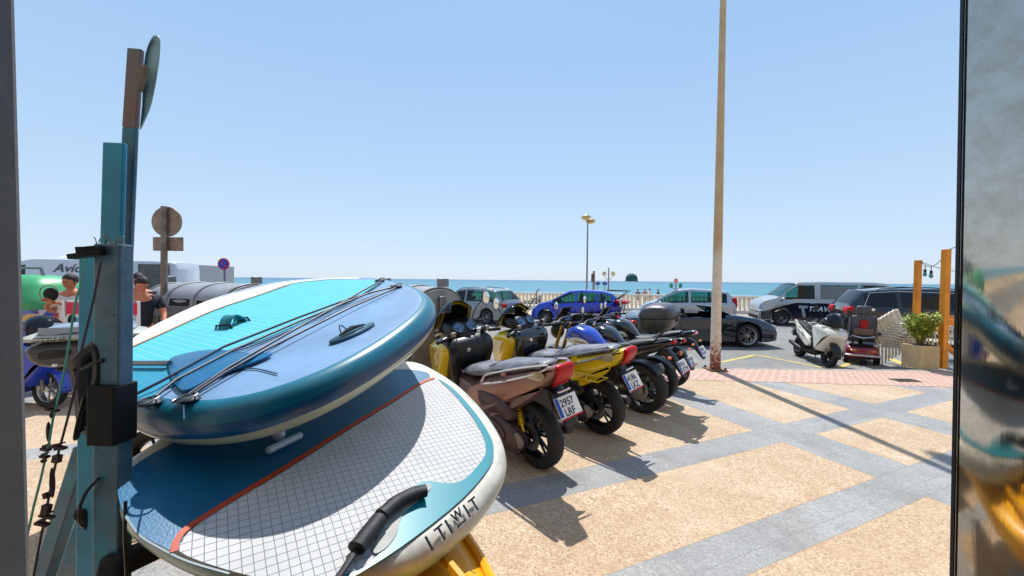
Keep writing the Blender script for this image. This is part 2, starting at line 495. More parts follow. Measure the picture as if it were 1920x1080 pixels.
def brick_material():
    m, t, b = nodes_mat('red brick paving'); g = NG(t)
    tc = g.n('ShaderNodeTexCoord').outputs['Object']
    sp = g.n('ShaderNodeSeparateXYZ'); t.links.new(tc, sp.inputs[0])
    # right of x=6.2 the courses turn: groups of three short bars
    mp = g.n('ShaderNodeMapping'); mp.inputs['Rotation'].default_value = (0, 0, R(36)); t.links.new(tc, mp.inputs[0])
    def bricks(vec, sc, rot=0):
        br = g.n('ShaderNodeTexBrick'); br.inputs['Scale'].default_value = sc
        br.inputs['Color1'].default_value = lin((158, 102, 86)); br.inputs['Color2'].default_value = lin((184, 128, 112)); br.inputs['Mortar'].default_value = lin((216, 198, 178))
        br.inputs['Mortar Size'].default_value = 0.055; br.inputs['Brick Width'].default_value = 0.9; br.inputs['Row Height'].default_value = 0.36
        t.links.new(vec, br.inputs['Vector']); return br.outputs[0]
    mp2 = g.n('ShaderNodeMapping'); mp2.inputs['Rotation'].default_value = (0, 0, R(90)); t.links.new(tc, mp2.inputs[0])
    A = bricks(mp2.outputs[0], 4.6); B = bricks(mp.outputs[0], 4.6)
    f = g.m('MULTIPLY', g.m('SUBTRACT', sp.outputs[0], 6.0), 20.0, clamp=True)
    col = g.mix(f, A, B)
    col = g.mix(g.m('MULTIPLY', g.noise(tc, 3, 5, .7), 0.5), col, lin((186, 160, 146)))
    col = g.mix(g.m('MULTIPLY', g.m('SUBTRACT', g.noise(tc, 20, 4, .7), 0.5, clamp=True), 2.0, clamp=True), col, lin((160, 98, 82)))
    t.links.new(col, b.inputs['Base Color']); b.inputs['Roughness'].default_value = 0.75
    t.links.new(g.bump(g.noise(tc, 60), 0.3, 0.004), b.inputs['Normal'])
    return m
def asphalt_material():
    m, t, b = nodes_mat('asphalt'); g = NG(t)
    tc = g.n('ShaderNodeTexCoord').outputs['Object']
    a = g.ramp(g.noise(tc, 0.7, 5, .65), [(0.3, (112, 110, 106)), (0.7, (142, 140, 134))])
    vo = g.n('ShaderNodeTexVoronoi'); vo.inputs['Scale'].default_value = 70; t.links.new(tc, vo.inputs['Vector'])
    s = g.n('ShaderNodeSeparateColor'); t.links.new(vo.outputs['Color'], s.inputs[0])
    a = g.mix(0.35, a, g.ramp(s.outputs[0], [(0, (84, 84, 86)), (1, (168, 164, 156))]))
    oil = g.m('MULTIPLY', g.m('SUBTRACT', g.noise(tc, 1.6, 3, .5), 0.56, clamp=True), 7.0, clamp=True)
    a = g.mix(g.m('MULTIPLY', oil, 0.35), a, lin((80, 80, 80)))
    t.links.new(a, b.inputs['Base Color']); b.inputs['Roughness'].default_value = 0.85
    t.links.new(g.bump(g.noise(tc, 120), 0.4, 0.005), b.inputs['Normal'])
    return m
def sea_material():
    m, t, b = nodes_mat('sea water'); g = NG(t)
    tc = g.n('ShaderNodeTexCoord').outputs['Object']
    sp = g.n('ShaderNodeSeparateXYZ'); t.links.new(tc, sp.inputs[0])
    az = g.m('DIVIDE', sp.outputs[0], g.m('ADD', g.m('ABSOLUTE', sp.outputs[1]), 1.0))
    n = g.noise(tc, 0.012, 4)
    far = g.m('DIVIDE', g.m('SUBTRACT', sp.outputs[1], 40.0), 900.0, clamp=True)
    c = g.mix(far, lin((56, 134, 146)), lin((6, 92, 128)))
    c = g.mix(g.m('MULTIPLY', n, 0.4), c, lin((16, 104, 132)))
    t.links.new(c, b.inputs['Base Color'])
    b.inputs['Roughness'].default_value = 0.28; b.inputs['IOR'].default_value = 1.33
    mp = g.n('ShaderNodeMapping'); mp.inputs['Scale'].default_value = (0.5, 1, 1); t.links.new(tc, mp.inputs[0])
    w1 = g.noise(mp.outputs[0], 0.55, 6, .65)
    w2 = g.noise(mp.outputs[0], 0.09, 4, .6)
    hgt = g.m('ADD', g.m('MULTIPLY', w1, 0.5), w2)
    t.links.new(g.bump(hgt, 0.7, 1.6), b.inputs['Normal'])
    return m
def sheet(name, pts, z, m, kind='structure'):
    mb = MB(); mb.add([(x, y, z) for x, y in pts], [tuple(range(len(pts)))])
    o = mb.build(name, m, smooth=0); o['kind'] = kind; return o
ROAD_Z = -0.15
pl = MB()
pl.box((-12, -1.42 , -0.25), (44.0, 17.2, 0.5))
# plaza slab stops at the kerb (x -34..10 handled by one slab), kerb is a real step
plz = MB(); plz.box((-10, -3.8, -0.25), (60, 22.5, 0.5)); o = plz.build('plaza', plaza_material(), smooth=0, bevel=0.0); o['kind'] = 'structure'
BRK = brick_material()
sheet('brick_strip', [(-0.6, 6.90), (2.8, 6.65), (7.2, 6.34), (19, 5.5), (19, 7.45), (-0.6, 7.45)], 0.004, BRK)
kb = MB()
x = -38
while x < 20:
    kb.box((x + 0.495, 7.525, -0.12), (0.985, 0.15, 0.244)); x += 1.0
o = kb.build('kerb', mat('kerb granite', (168, 160, 150), 0.8, var=0.3, vs=6, bump=0.4, bs=70), smooth=0, bevel=0.012); o['kind'] = 'structure'
ASPH = asphalt_material()
sheet('road', [(-120, 7.59), (160, 7.59), (160, 18.3), (-120, 20.2)], ROAD_Z, ASPH)
sheet('promenade', [(-120, 20.2), (160, 18.3), (160, 27), (-120, 29)], ROAD_Z + 0.10, mat('promenade paving', (205, 182, 150), 0.8, var=0.25, vs=2, bump=0.3, bs=50))
pk = MB(); pk.box((20, 19.17, ROAD_Z - 0.03), (280, 0.16, 0.26), (0, 0, -0.00679)); o = pk.build('far_kerb', mat('kerb granite', (168, 160, 150))); o['kind'] = 'structure'
sheet('beach', [(-600, 24), (900, 24), (900, 62), (-600, 70)], -0.75, mat('beach sand', (205, 178, 132), 0.9, var=0.3, vs=0.6, bump=0.5, bs=8))
SEA = sea_material()
sheet('sea', [(-26000, 45), (26000, 38), (26000, 26000), (-26000, 26000)], -1.1, SEA)
sheet('ground', [(-400, -400), (400, -400), (400, 46), (-400, 46)], -0.9, mat('earth', (170, 150, 120), 0.9, var=0.3, vs=0.5))
YEL = mat('yellow road paint', (222, 190, 90), 0.7, var=0.3, vs=5, c2=(178, 160, 110))
def roadline(name, pts, wd):
    mb = MB()
    for i in range(len(pts) - 1):
        a = gp(*pts[i], ROAD_Z + 0.004); b = gp(*pts[i + 1], ROAD_Z + 0.004)
        d = (b - a).normalized(); n = Vector((-d.y, d.x, 0)) * wd / 2
        mb.add([a - n, b - n, b + n, a + n], [(0, 1, 2, 3)])
    o = mb.build(name, YEL, smooth=0); o['kind'] = 'structure'
roadline('road_marking', [(1352, 679), (1416, 665.5)], 0.10)
roadline('road_marking', [(1419, 665.5), (1542, 689)], 0.10)
roadline('road_marking', [(1572, 689), (1612, 675)], 0.10)
roadline('road_marking', [(1668, 672), (1712, 690)], 0.16)
# drain cover
dc = MB(); p = gp(1697, 713, 0.007)
dc.box((p.x, p.y, 0.007), (0.42, 0.2, 0.008))
for i in range(7): dc.box((p.x - 0.17 + i * 0.057, p.y, 0.0125), (0.02, 0.16, 0.004))
tag(dc.build('drain_cover', mat('cast iron', (92, 84, 80), 0.6, 0.6, var=0.4), smooth=0), 'small rusty drain cover set in the red brick paving', 'drain cover')

# island far out in the sea
isl = MB(); c = at(1184, 528.8, 5200); RAD = 5200 * 11 / 660
prof = [(1.08, -0.05), (1.06, 0.05), (0.94, 0.10), (0.92, 0.45), (0.86, 0.75), (0.70, 1.0), (0.45, 1.17), (0.2, 1.25), (0.0, 1.27)]
isl.lathe([(r * RAD, h * RAD) for r, h in prof], (c.x, c.y, -1.2), n=40)
rr = random.Random(3)
isl.v = [(v[0] + rr.uniform(-3, 3), v[1], v[2] + (rr.uniform(-2.5, 2.5) if v[2] > 3 else 0)) for v in isl.v]
tag(isl.build('island', mat('island scrub and rock', (70, 112, 104), 0.95, var=0.4, vs=0.06), smooth=60), 'small dark dome-shaped island standing on the sea horizon', 'island', kind='structure')

# rocky breakwater beyond the balustrade
ROCK = mat('breakwater rock', (118, 100, 84), 0.95, var=0.5, vs=1.2, bump=0.6, bs=4)
def rock(px, Y, s):
    mb = MB(); p = at(px, 550, Y); mb.ell((0, 0, 0), (s, s * 0.8, s * 0.6), 9, 6)
    q = random.Random(int(px * 7)); mb.v = [tuple(Vector(v) * q.uniform(0.78, 1.15)) for v in mb.v]
    o = mb.build('boulder', ROCK, smooth=25); o.location = (p.x, p.y, -0.55 + s * .4); return o
for i, px in enumerate((978, 990, 1003, 1016, 1031, 1044, 1056)):
    tag(rock(px, 30 + (i % 3), 0.5 + 0.13 * (i % 3)), 'brown breakwater boulder behind the white balustrade, between the grey car and the blue hatchback', 'boulder', 'boulders behind the balustrade')

# ---- white concrete balustrade along the sea front
WCON = mat('white painted concrete', (240, 232, 220), 0.8, var=0.1, vs=3, bump=0.2, bs=40)
bal = thing('balustrade', 'white concrete balustrade with slim uprights along the sea front behind the parked cars', 'balustrade', (0, 0, 0))
def bline(x): return 23.9 - 0.20 * (x - 1.7) if x < 14 else 21.44
Z0 = ROAD_Z + 0.10
mb = MB()
mb.beam((-34, bline(0) + 0.4, Z0 + 0.97), (-2.0, bline(-2.0), Z0 + 0.97), 0.24, 0.10); mb.beam((-2.0, bline(-2.0), Z0 + 0.97), (14, bline(14), Z0 + 0.97), 0.24, 0.10); mb.beam((14, bline(14), Z0 + 0.97), (60, 20.4, Z0 + 0.97), 0.24, 0.10)
mb.build('top_rail', WCON, bal, smooth=0, bevel=0.02)
mb = MB()
mb.beam((-2.0, bline(-2.0), Z0 + 0.09), (14, bline(14), Z0 + 0.09), 0.2, 0.18); mb.beam((14, bline(14), Z0 + 0.09), (60, 20.4, Z0 + 0.09), 0.2, 0.18); mb.beam((-34, bline(0) + .4, Z0 + 0.09), (-2.0, bline(-2.0), Z0 + 0.09), 0.2, 0.18)
mb.build('bottom_rail', WCON, bal, smooth=0)
mb = MB(); mb.box((0, 0, 0), (0.11, 0.14, 0.76))
mb.box((0, 0, 0.30), (0.17, 0.13, 0.1)); mb.box((0, 0, -0.02), (0.15, 0.13, 0.07))
b0 = mb.build('baluster', WCON, bal, smooth=0)
k = 0
for i in range(98):
    x = -0.2 + i * 0.235
    if x > 22.5: break
    o = b0 if i == 0 else b0.copy()
    if i: COL.objects.link(o)
    y = bline(x) if x < 14 else 21.44 - (x - 14) * 0.0233
    o.location = (x, y, Z0 + 0.18 + 0.37)
# ============================================================ FOREGROUND: doorway, steel column, rack and boards
# left door jamb
m, t, b = nodes_mat('jamb paint'); g = NG(t); tc = g.n('ShaderNodeTexCoord').outputs['Object']
c = g.ramp(g.noise(tc, 3.5, 6, .7), [(0.3, (96, 96, 98)), (0.7, (118, 116, 114))])
t.links.new(c, b.inputs['Base Color']); b.inputs['Roughness'].default_value = 0.6
t.links.new(g.bump(g.noise(tc, 90), 0.3, 0.003), b.inputs['Normal'])
Yj = 0.46
p0 = at(31, -60, Yj); p1 = at(63, 1140, Yj)
mb = MB()
dx = -0.5
for z, p in ((0, p1), (1, p0)): pass
vs = [p1 + Vector((dx, 0, 0)), p1, p0, p0 + Vector((dx, 0, 0))]
lo = p1 + (p1 - p0) * 0.9; hi = p0 + (p0 - p1) * 0.5
q = [lo + Vector((dx, 0, 0)), lo, hi, hi + Vector((dx, 0, 0))]
bk = [v + Vector((0, -0.16, 0)) for v in q]
mb.add(q + bk, [(0, 1, 2, 3), (7, 6, 5, 4), (0, 4, 5, 1), (1, 5, 6, 2), (2, 6, 7, 3), (3, 7, 4, 0)])
shop = thing('shop_building', 'plain dark grey shop doorway edge filling the left border of the view', 'building', (0, 0.3, 0))
o = mb.build('door_jamb', m, shop, smooth=0, bevel=0.006); o.location = (0, -0.3, 0)
FAC = mat('facade render', (196, 182, 164), 0.85, var=0.12, vs=1.5, bump=0.3, bs=30)
mb = MB()
for x0, x1, z0, z1 in ((-14, -0.95, 0, 7), (1.2, 14, 0, 7), (-0.95, 1.2, 3.0, 7)):
    mb.box(((x0 + x1) / 2, -0.12, (z0 + z1) / 2), (x1 - x0, 0.2, z1 - z0))
mb.build('wall', FAC, shop, smooth=0)
mb = MB(); mb.add([(-3, -.23, 3), (3, -.23, 3), (3, -6, 3), (-3, -6, 3), (-3, -.23, 0.005), (3, -.23, 0.005), (3, -6, 0.005), (-3, -6, 0.005)], [(0, 1, 2, 3), (4, 7, 6, 5), (0, 3, 7, 4), (1, 5, 6, 2), (2, 6, 7, 3)])
mb.build('interior', mat('dim interior', (96, 84, 70), 0.8, var=.3, vs=1), shop, smooth=0)

# right polished steel column
m, t, b = nodes_mat('polished steel'); g = NG(t); tc = g.n('ShaderNodeTexCoord').outputs['Object']
mp = g.n('ShaderNodeMapping'); mp.inputs['Scale'].default_value = (1, 1, 0.22); t.links.new(tc, mp.inputs[0])
mp3 = g.n('ShaderNodeMapping'); mp3.inputs['Scale'].default_value = (1, 1, 0.02); t.links.new(tc, mp3.inputs[0])
dirt = g.m('MULTIPLY', g.m('SUBTRACT', g.noise(tc, 16, 7, .75), 0.40, clamp=True), 2.0, clamp=True)
t.links.new(g.mix(dirt, lin((196, 188, 176)), lin((150, 132, 104))), b.inputs['Base Color'])
b.inputs['Metallic'].default_value = 0.95
t.links.new(g.m('ADD', 0.03, g.m('MULTIPLY', dirt, 0.14)), b.inputs['Roughness'])
hgt = g.m('ADD', g.m('MULTIPLY', g.noise(mp.outputs[0], 7, 2, .4), 1.0), g.m('MULTIPLY', g.noise(mp3.outputs[0], 420, 2, .5), 0.03))
t.links.new(g.bump(hgt, 0.10, 0.012), b.inputs['Normal'])
YC = 0.74
a0 = at(1811, -40, YC); a1 = at(1789, 1120, YC)
lo = a1 + (a1 - a0) * 0.9; hi = a0 + (a0 - a1) * 0.5
mb = MB()
q = [lo, hi, hi + Vector((0.5, 0, 0)), lo + Vector((0.5, 0, 0))]
r_ = [v + Vector((0.0, -0.62, 0)) for v in q]
RC = 0.42
def colring(p):
    pts = [p + Vector((.30, .03, 0)), p + Vector((.036, .03, 0)), p + Vector((.030, .026, 0)), p + Vector((0, .0, 0))]
    c = p + Vector((RC, 0, 0))
    for k in range(1, 25):
        a = R(180 + 4 * k); pts.append(c + Vector((RC * cos(a), RC * sin(a), 0)))
    return pts + [p + Vector((RC + .4, -RC, 0)), p + Vector((RC + .4, .03, 0))]
mb.loft([colring(lo), colring(hi)])
colm = mb.build('steel_column', m, smooth=30)
tag(colm, 'polished steel cladded column at the right edge mirroring boards and street', 'column')
mb = MB(); mb.beam(lo + Vector((-0.003, 0.002, 0)), hi + Vector((-0.003, 0.002, 0)), 0.003, 0.006, up=(0, 1, 0))
mb.build('edge_trim', mat('dark trim', (52, 50, 52), 0.4, 0.5), colm, smooth=0)

# ---- paint-stained aluminium of the rack
m, t, b = nodes_mat('stained aluminium'); g = NG(t); tc = g.n('ShaderNodeTexCoord').outputs['Object']
st = g.m('MULTIPLY', g.m('SUBTRACT', g.noise(tc, 3.2, 5, .62), 0.47, clamp=True), 7.0, clamp=True)
c = g.mix(st, g.ramp(g.noise(tc, 9, 5, .7), [(0.3, (58, 84, 104)), (0.7, (96, 118, 130))]), g.ramp(g.noise(tc, 5, 5, .7), [(0.3, (0, 88, 114)), (0.7, (4, 132, 152))]))
scr = g.n('ShaderNodeTexVoronoi'); scr.inputs['Scale'].default_value = 22; t.links.new(tc, scr.inputs['Vector'])
c = g.mix(g.m('MULTIPLY', g.m('SUBTRACT', 0.07, scr.outputs['Distance']), 60.0, clamp=True), c, lin((60, 60, 64)))
t.links.new(c, b.inputs['Base Color']); b.inputs['Metallic'].default_value = 0.25; b.inputs['Roughness'].default_value = 0.38
t.links.new(g.bump(g.noise(tc, 60), 0.15, 0.004), b.inputs['Normal'])
STAIN = m
TEALM = mat('teal metal', (10, 140, 172), 0.35, 0.1, var=0.25, vs=4, c2=(16, 108, 138))
BROWNM = mat('bronze metal', (118, 92, 92), 0.45, 0.3, var=0.3, vs=5, c2=(96, 106, 110))
rack = thing('board_rack', 'tall teal and grey metal rack carrying the stacked paddle boards', 'rack', (at(205, 700, 0.95).x, 0.95, 0))
rk0 = rack.location.copy()
def rel(p): return Vector(p) - rk0
def rpost(name, a, b, ya, w, m, dy=0.04, par=rack):
    """post between photo points a and b (its centre line), at distance ya"""
    A = at(a[0], a[1], ya); B = at(b[0], b[1], ya)
    mb = MB(); mb.beam(rel(A), rel(B), w, dy, up=(0, 1, 0)); return mb.build(name, m, par, smooth=0, bevel=0.004)
k = 0.90 / FPX
rpost('post', (208, 1680), (214, 458), 0.90, 49 * k, STAIN, 0.035)
rpost('post', (166, 1500), (177, 480), 0.98, 36 * 0.98 / FPX, TEALM, 0.03)
rpost('upper_panel', (210, 480), (216, 268), 1.00, 40 * 1.0 / FPX, TEALM, 0.012)
k2 = 1.04 / FPX
rpost('upper_post', (234, 500), (245, 240), 1.04, 26 * k2, STAIN, 0.012)
rpost('upper_post', (245, 241), (255, 92), 1.041, 27 * k2, BROWNM, 0.012)
rpost('brace', (161, 838), (26, 1260), 1.25, 26 * 1.25 / FPX, STAIN, 0.04)
rpost('brace', (204, 900), (80, 1240), 1.10, 40 * 1.1 / FPX, STAIN, 0.05)
# tape and straps wrapped around the posts
def wrap(a, b, ya, w, name='strap', m=BLACKM, dy=0.07):
    return rpost(name, a, b, ya, w * ya / FPX, m, dy)
wrap((211, 828), (212, 718), 0.898, 51, 'tape', dy=.058)
WEB = mat('black webbing', (22, 26, 34), 0.6, var=0.3, vs=30)
mb = MB()
P = [at(x, y, Y) for x, y, Y in ((150, 688, .93), (160, 672, .90), (180, 655, .9), (192, 652, .9), (196, 690, .9), (190, 735, .9), (185, 790, .92), (172, 800, .94))]
mb.tube([rel(p) for p in catmull(P, 4, False)], [0.022] * 29, 8, flat=0.8)
P = [at(x, y, Y) for x, y, Y in ((152, 692, .90), (170, 684, .885), (190, 676, .88), (196, 674, .9))]
mb.tube([rel(p) for p in P], 0.006, 6)
P = [at(x, y, Y) for x, y, Y in ((165, 690, .93), (172, 730, .93), (176, 780, .94), (178, 800, .94))]
mb.tube([rel(p) for p in P], 0.030, 8)
mb.build('strap', WEB, rack)
# clamp at the top of the front post
mb = MB()
for (xa, ya, xb, yb, h) in ((133, 482, 192, 474, 0.012), (147, 470, 196, 468, 0.016), (150, 477, 195, 476, 0.008), (158, 465, 190, 462, 0.006)):
    mb.beam(rel(at(xa, ya, .86)), rel(at(xb, yb, .88)), 0.03, h)
mb.build('clamp', BLACK, rack, smooth=0, bevel=0.002)
mb = MB(); rr = random.Random(5)
for i in range(16):
    a = at(rr.uniform(178, 232), rr.uniform(455, 464), .885); b_ = a + Vector((rr.uniform(-.02, .02), rr.uniform(-.01, .01), rr.uniform(.004, .02)))
    mb.tube([rel(a), rel((a + b_) / 2 + Vector((0, 0, .006))), rel(b_)], 0.0012, 4)
mb.build('frayed_twine', mat('twine', (120, 130, 120), 0.9), rack)
# support arms with black foam sleeves
FOAM = mat('black foam sleeve', (20, 24, 32), 0.85, var=0.2, vs=20)
mb = MB(); mb.beam(rel(at(150, 975, .98)), rel(at(470, 785, 1.25)), 0.075, 0.07); mb.build('arm', FOAM, rack, bevel=0.012)
mb = MB(); mb.beam(rel(at(200, 1068, .86)), rel(at(440, 960, 1.25)), 0.06, 0.05); mb.build('arm', FOAM, rack, bevel=0.012)
def cab(pts):
    q = MB(); q.tube([rel(p) for p in pts], 0.0035, 6); q.build('cable', BLACK, rack)
cab([at(235, 940, .83), at(234, 1010, .83), at(240, 1120, .83)])
cab(catmull([at(185, 897, .88), at(164, 920, .87), at(150, 950, .87), at(150, 980, .87), at(158, 987, .88)], 5, False))
cab(catmull([at(158, 745, .9), at(146, 790, .9), at(140, 822, .9), at(147, 815, .9), at(157, 770, .9)], 5, False))

# cords with knots and turnbuckles hanging from the clamp
CORDG = mat('green cord', (96, 170, 150), 0.7); CORDD = mat('dark cord', (60, 50, 60), 0.7); RUSTY = mat('rusty shackle', (72, 46, 44), 0.7, var=0.3, vs=40)
def cord(name, label, pts, Y, m, fit, r=0.0022):
    o = thing(name, label, 'cord', at(*pts[-1], Y))
    mb = MB(); mb.tube([at(x, y, Y) - o.location for x, y in pts], r, 6); mb.build('line', m, o)
    mb = MB()
    for x, y, w, h in fit:
        p = at(x, y, Y) - o.location; s = Y / FPX
        if w > 10:
            mb.box(p, (w * s, 0.01, h * s), (0, R(12), 0)); mb.box(p + Vector((0.001, 0, h * s * 1.5)), (w * s * .7, 0.008, h * s * .6), (0, R(-14), 0))
        else: mb.ell(p, (w * s / 2, w * s / 2, h * s / 2), 8, 6)
    mb.build('shackle', RUSTY, o)
    return o
cord('rope', 'pale green rope with rusty shackles hanging left of the rack', [(159, 487), (150, 540), (143, 560), (133, 620), (122, 690), (105, 765), (101, 775), (92, 830), (85, 860), (76, 900), (63, 950), (50, 1010)], 0.84, CORDG,
     [(98, 768, 22, 4), (98, 778, 8, 14), (91, 810, 7, 40), (86, 842, 14, 5), (84, 856, 13, 4), (82, 864, 9, 8)])
cord('rope', 'dark red rope with long turnbuckles hanging close beside the teal post', [(190, 488), (176, 560), (152, 660), (143, 720), (128, 780), (113, 836), (106, 862), (100, 890), (90, 940), (86, 965), (78, 1000), (62, 1085)], 0.82, CORDD,
     [(110, 838, 26, 4), (107, 860, 11, 14), (98, 905, 8, 60), (87, 955, 12, 18), (88, 968, 24, 4), (79, 982, 22, 5)])

# paddle blade standing at the top of the rack
BLADE = mat('paddle blade', (150, 192, 204), 0.3, var=0.2, vs=6, c2=(110, 156, 176))
pb = thing('paddle', 'grey blue paddle blade standing upright at the top of the rack post', 'paddle', at(262, 240, 1.0))
o0 = pb.location
def blade_ring(Yn, pts): return [at(x, y, Yn) - o0 for x, y in pts]
out = catmull([Vector((x, y, 0)) for x, y in ((262, 244), (266, 200), (268, 150), (271, 110), (277, 85), (287, 67), (296, 66), (301, 76), (300, 105), (297, 128), (291, 165), (283, 200), (272, 228))], 4)
cx = sum(p.x for p in out) / len(out); cy = sum(p.y for p in out) / len(out)
def ring(Yn, kk): return [at(cx + (p.x - cx) * kk, cy + (p.y - cy) * kk, Yn) - o0 for p in out]
mb = MB(); mb.loft([ring(.990, .82), ring(.984, .97), ring(.990, 1.0), ring(1.004, .97), ring(1.01, .7)]); mb.build('blade', BLADE, pb, smooth=60)
mb = MB()
q = [at(x, y, .965) - o0 for x, y in ((247, 164), (256, 122), (264, 119), (276, 123), (262, 168), (256, 172))]
mb.add(q + [v + Vector((0, .012, 0)) for v in q], [tuple(range(6)), tuple(reversed(range(6, 12)))] + [(i, i + 6, (i + 1) % 6 + 6, (i + 1) % 6) for i in range(6)])
mb.build('bracket', mat('tan bracket', (132, 118, 106), 0.6, var=0.2), pb, smooth=0, bevel=0.004)

# ---- inflatable boards
def slab(name, plane, outline, th, mats, parent, o0, r=None, inset=0.8, white=None):
    """outline: photo points of the widest line of the rail; plane is the deck plane. Deck, upper rail, lower rail and hull are the material slots"""
    r = r or th / 2
    P = [plane.hit(x, y, -r) for x, y in outline]
    P = catmull(P, 10)
    # even spacing
    n = plane.n; c = sum(P, Vector()) / len(P)
    N = len(P)
    nor = []
    s = 0
    for i in range(N):
        e = (P[(i + 1) % N] - P[i - 1]).normalized(); q = n.cross(e)
        nor.append(q); s += q.dot(c - P[i])
    if s < 0: nor = [-q for q in nor]
    mb = MB(); k = 0; rings = []
    for a in (90, 72, 54, 36, 18, 0, -18, -36, -54, -72, -90):
        ins = inset * r * (1 - cos(R(a))); h = r * sin(R(a))
        rings.append([P[i] + nor[i] * ins + n * h - o0 for i in range(N)])
    rings = [[p * 1 for p in rings[0]]] + rings
    # inner deck ring
    rings[0] = [rings[1][i] + nor[i] * 0.02 for i in range(N)]
    base = 0
    for q in rings: mb.v += [tuple(p) for p in q]
    L = len(rings)
    for a in range(L - 1):
        mi = 0 if a < 1 else (1 if a < 5 else (2 if a < 7 else 3))
        for i in range(N):
            j = (i + 1) % N
            m2 = 4 if (white and white[0] <= i // 10 <= white[1] and a < 5) else mi
            mb.f.append((a * N + i, a * N + j, (a + 1) * N + j, (a + 1) * N + i)); mb.mi.append(m2)
    mb.f.append(tuple(range(N))); mb.mi.append(0)
    mb.f.append(tuple((L - 1) * N + i for i in range(N))); mb.mi.append(3)
    return mb.build(name, mats, parent, smooth=50)
def decal(name, plane, pts, off, m, parent, o0, smooth=True, n=6, th=0.003):
    P = [plane.hit(x, y, off) for x, y in pts]
    if smooth: P = catmull(P, n)
    N = len(P); Q = [p - plane.n * th for p in P]
    mb = MB(); mb.add([p - o0 for p in P + Q], [tuple(range(N))] + [(i, (i + 1) % N, N + (i + 1) % N, N + i) for i in range(N)])
    return mb.build(name, m, parent, smooth=0)
def ribbon(name, plane, pts, off, wd, m, parent, o0, th=0.003, n=6):
    P = catmull([plane.hit(x, y, off) for x, y in pts], n, False)
    mb = MB(); L = []; Rr = []
    for i, p in enumerate(P):
        e = (P[min(i + 1, len(P) - 1)] - P[max(i - 1, 0)]).normalized(); q = plane.n.cross(e)
        L.append(p + q * wd / 2 - o0); Rr.append(p - q * wd / 2 - o0)
    mb.sheet([L, Rr]); mb.sheet([[v - plane.n * th for v in L], L]); mb.sheet([Rr, [v - plane.n * th for v in Rr]])
    return mb.build(name, m, parent, smooth=0, fix=False)
def grid_material(name, c, cg, plane, o0, sc, wd, ang=0.0, strength=0.6, hatch=False, bumpy=0.5):
    """diamond-cut foam pad laid out on the board's own deck plane"""
    m, t, b = nodes_mat(name); g = NG(t); tc = g.n('ShaderNodeTexCoord').outputs['Object']
    def dot(v):
        d = g.n('ShaderNodeVectorMath', operation='DOT_PRODUCT'); t.links.new(tc, d.inputs[0]); d.inputs[1].default_value = tuple(v); return d.outputs['Value']
    a = R(ang); U = plane.u * cos(a) + plane.v * sin(a); V = -plane.u * sin(a) + plane.v * cos(a)
    def ln(x):
        fr = g.m('FRACT', g.m('DIVIDE', x, sc)); d = g.m('MULTIPLY', g.m('ABSOLUTE', g.m('SUBTRACT', fr, 0.5)), sc)
        return g.m('MULTIPLY', g.m('SUBTRACT', wd, d), 900.0, clamp=True)
    l = g.m('MAXIMUM', ln(dot(U)), ln(dot(V)))
    n = g.noise(tc, 7, 5, .65)
    base = g.mix(n, lin(c), lin(tuple(min(255, x * 0.84) for x in c)))
    t.links.new(g.mix(g.m('MULTIPLY', l, strength), base, lin(cg)), b.inputs['Base Color'])
    b.inputs['Roughness'].default_value = 0.75
    t.links.new(g.bump(g.m('SUBTRACT', 1.0, l), bumpy, 0.004), b.inputs['Normal'])
    return m
# upper board
PL1 = Plane(at(240, 780, 0.95), at(820, 585, 1.50), at(500, 530, 2.6))
U1 = thing('paddle_board', 'upper inflatable paddle board with turquoise pad, pale blue nose and black bungees', 'paddle board', at(520, 700, 1.3), group=None)
o1 = U1.location.copy()
BL_DECK = mat('blue grey board skin', (126, 164, 204), 0.42, coat=0.08, var=0.14, vs=4, bump=0.12, bs=220)
BL_TEAL = mat('teal rail skin', (14, 118, 146), 0.34, coat=0.15, var=0.2, vs=3)
BL_DARK = mat('deep blue rail skin', (4, 70, 104), 0.3, coat=0.15, var=0.25, vs=2.5, c2=(8, 92, 150))
BL_HULL = mat('cream hull skin', (196, 200, 176), 0.25, coat=0.3, var=0.1, vs=3)
outline1 = [(205, 750), (238, 788), (290, 808), (350, 813), (420, 808), (500, 790), (600, 752), (690, 704), (760, 655), (805, 612), (817, 582), (801, 562), (765, 547), (725, 538), (690, 535), (600, 536), (505, 547), (400, 577), (300, 624), (237, 664), (200, 700)]
slab('board_body', PL1, outline1, 0.13, [BL_DECK, BL_TEAL, BL_DARK, BL_HULL, mat('white rail', (232, 230, 226), .4, var=.06)], U1, o1, white=(14, 19))
PADT = grid_material('turquoise foam pad', (70, 196, 214), (170, 232, 238), PL1, o1, 0.030, 0.0016, 20, 0.75)
decal('pad', PL1, [(220, 660), (260, 641), (300, 622), (400, 578), (480, 551), (540, 529), (620, 525), (690, 525), (716, 528), (690, 545), (640, 570), (520, 625), (430, 658), (380, 672), (300, 677), (215, 679)], 0.004, PADT, U1, o1, n=3)
WPAD = mat('white foam pad', (236, 232, 226), 0.6, var=0.05, vs=6, bump=0.3, bs=200)
decal('white_pad', PL1, [(208, 676), (238, 642), (300, 605), (400, 562), (505, 534), (570, 526), (612, 524), (545, 531.5), (480, 554), (400, 581), (300, 626), (240, 652)], 0.008, WPAD, U1, o1, n=3)
ribbon('pinline', PL1, [(225, 660), (240, 652), (300, 625.5), (400, 581), (480, 554), (545, 532)], 0.010, 0.012, mat('orange pinline', (236, 168, 132), 0.5), U1, o1)
PADB = grid_material('blue foam pad', (24, 150, 186), (120, 214, 226), PL1, o1, 0.03, 0.0012, 20, 0.4)
decal('lower_pad', PL1, [(212, 683), (300, 681), (360, 700), (330, 720), (290, 740), (237, 764), (212, 745)], 0.004, PADB, U1, o1, smooth=False)
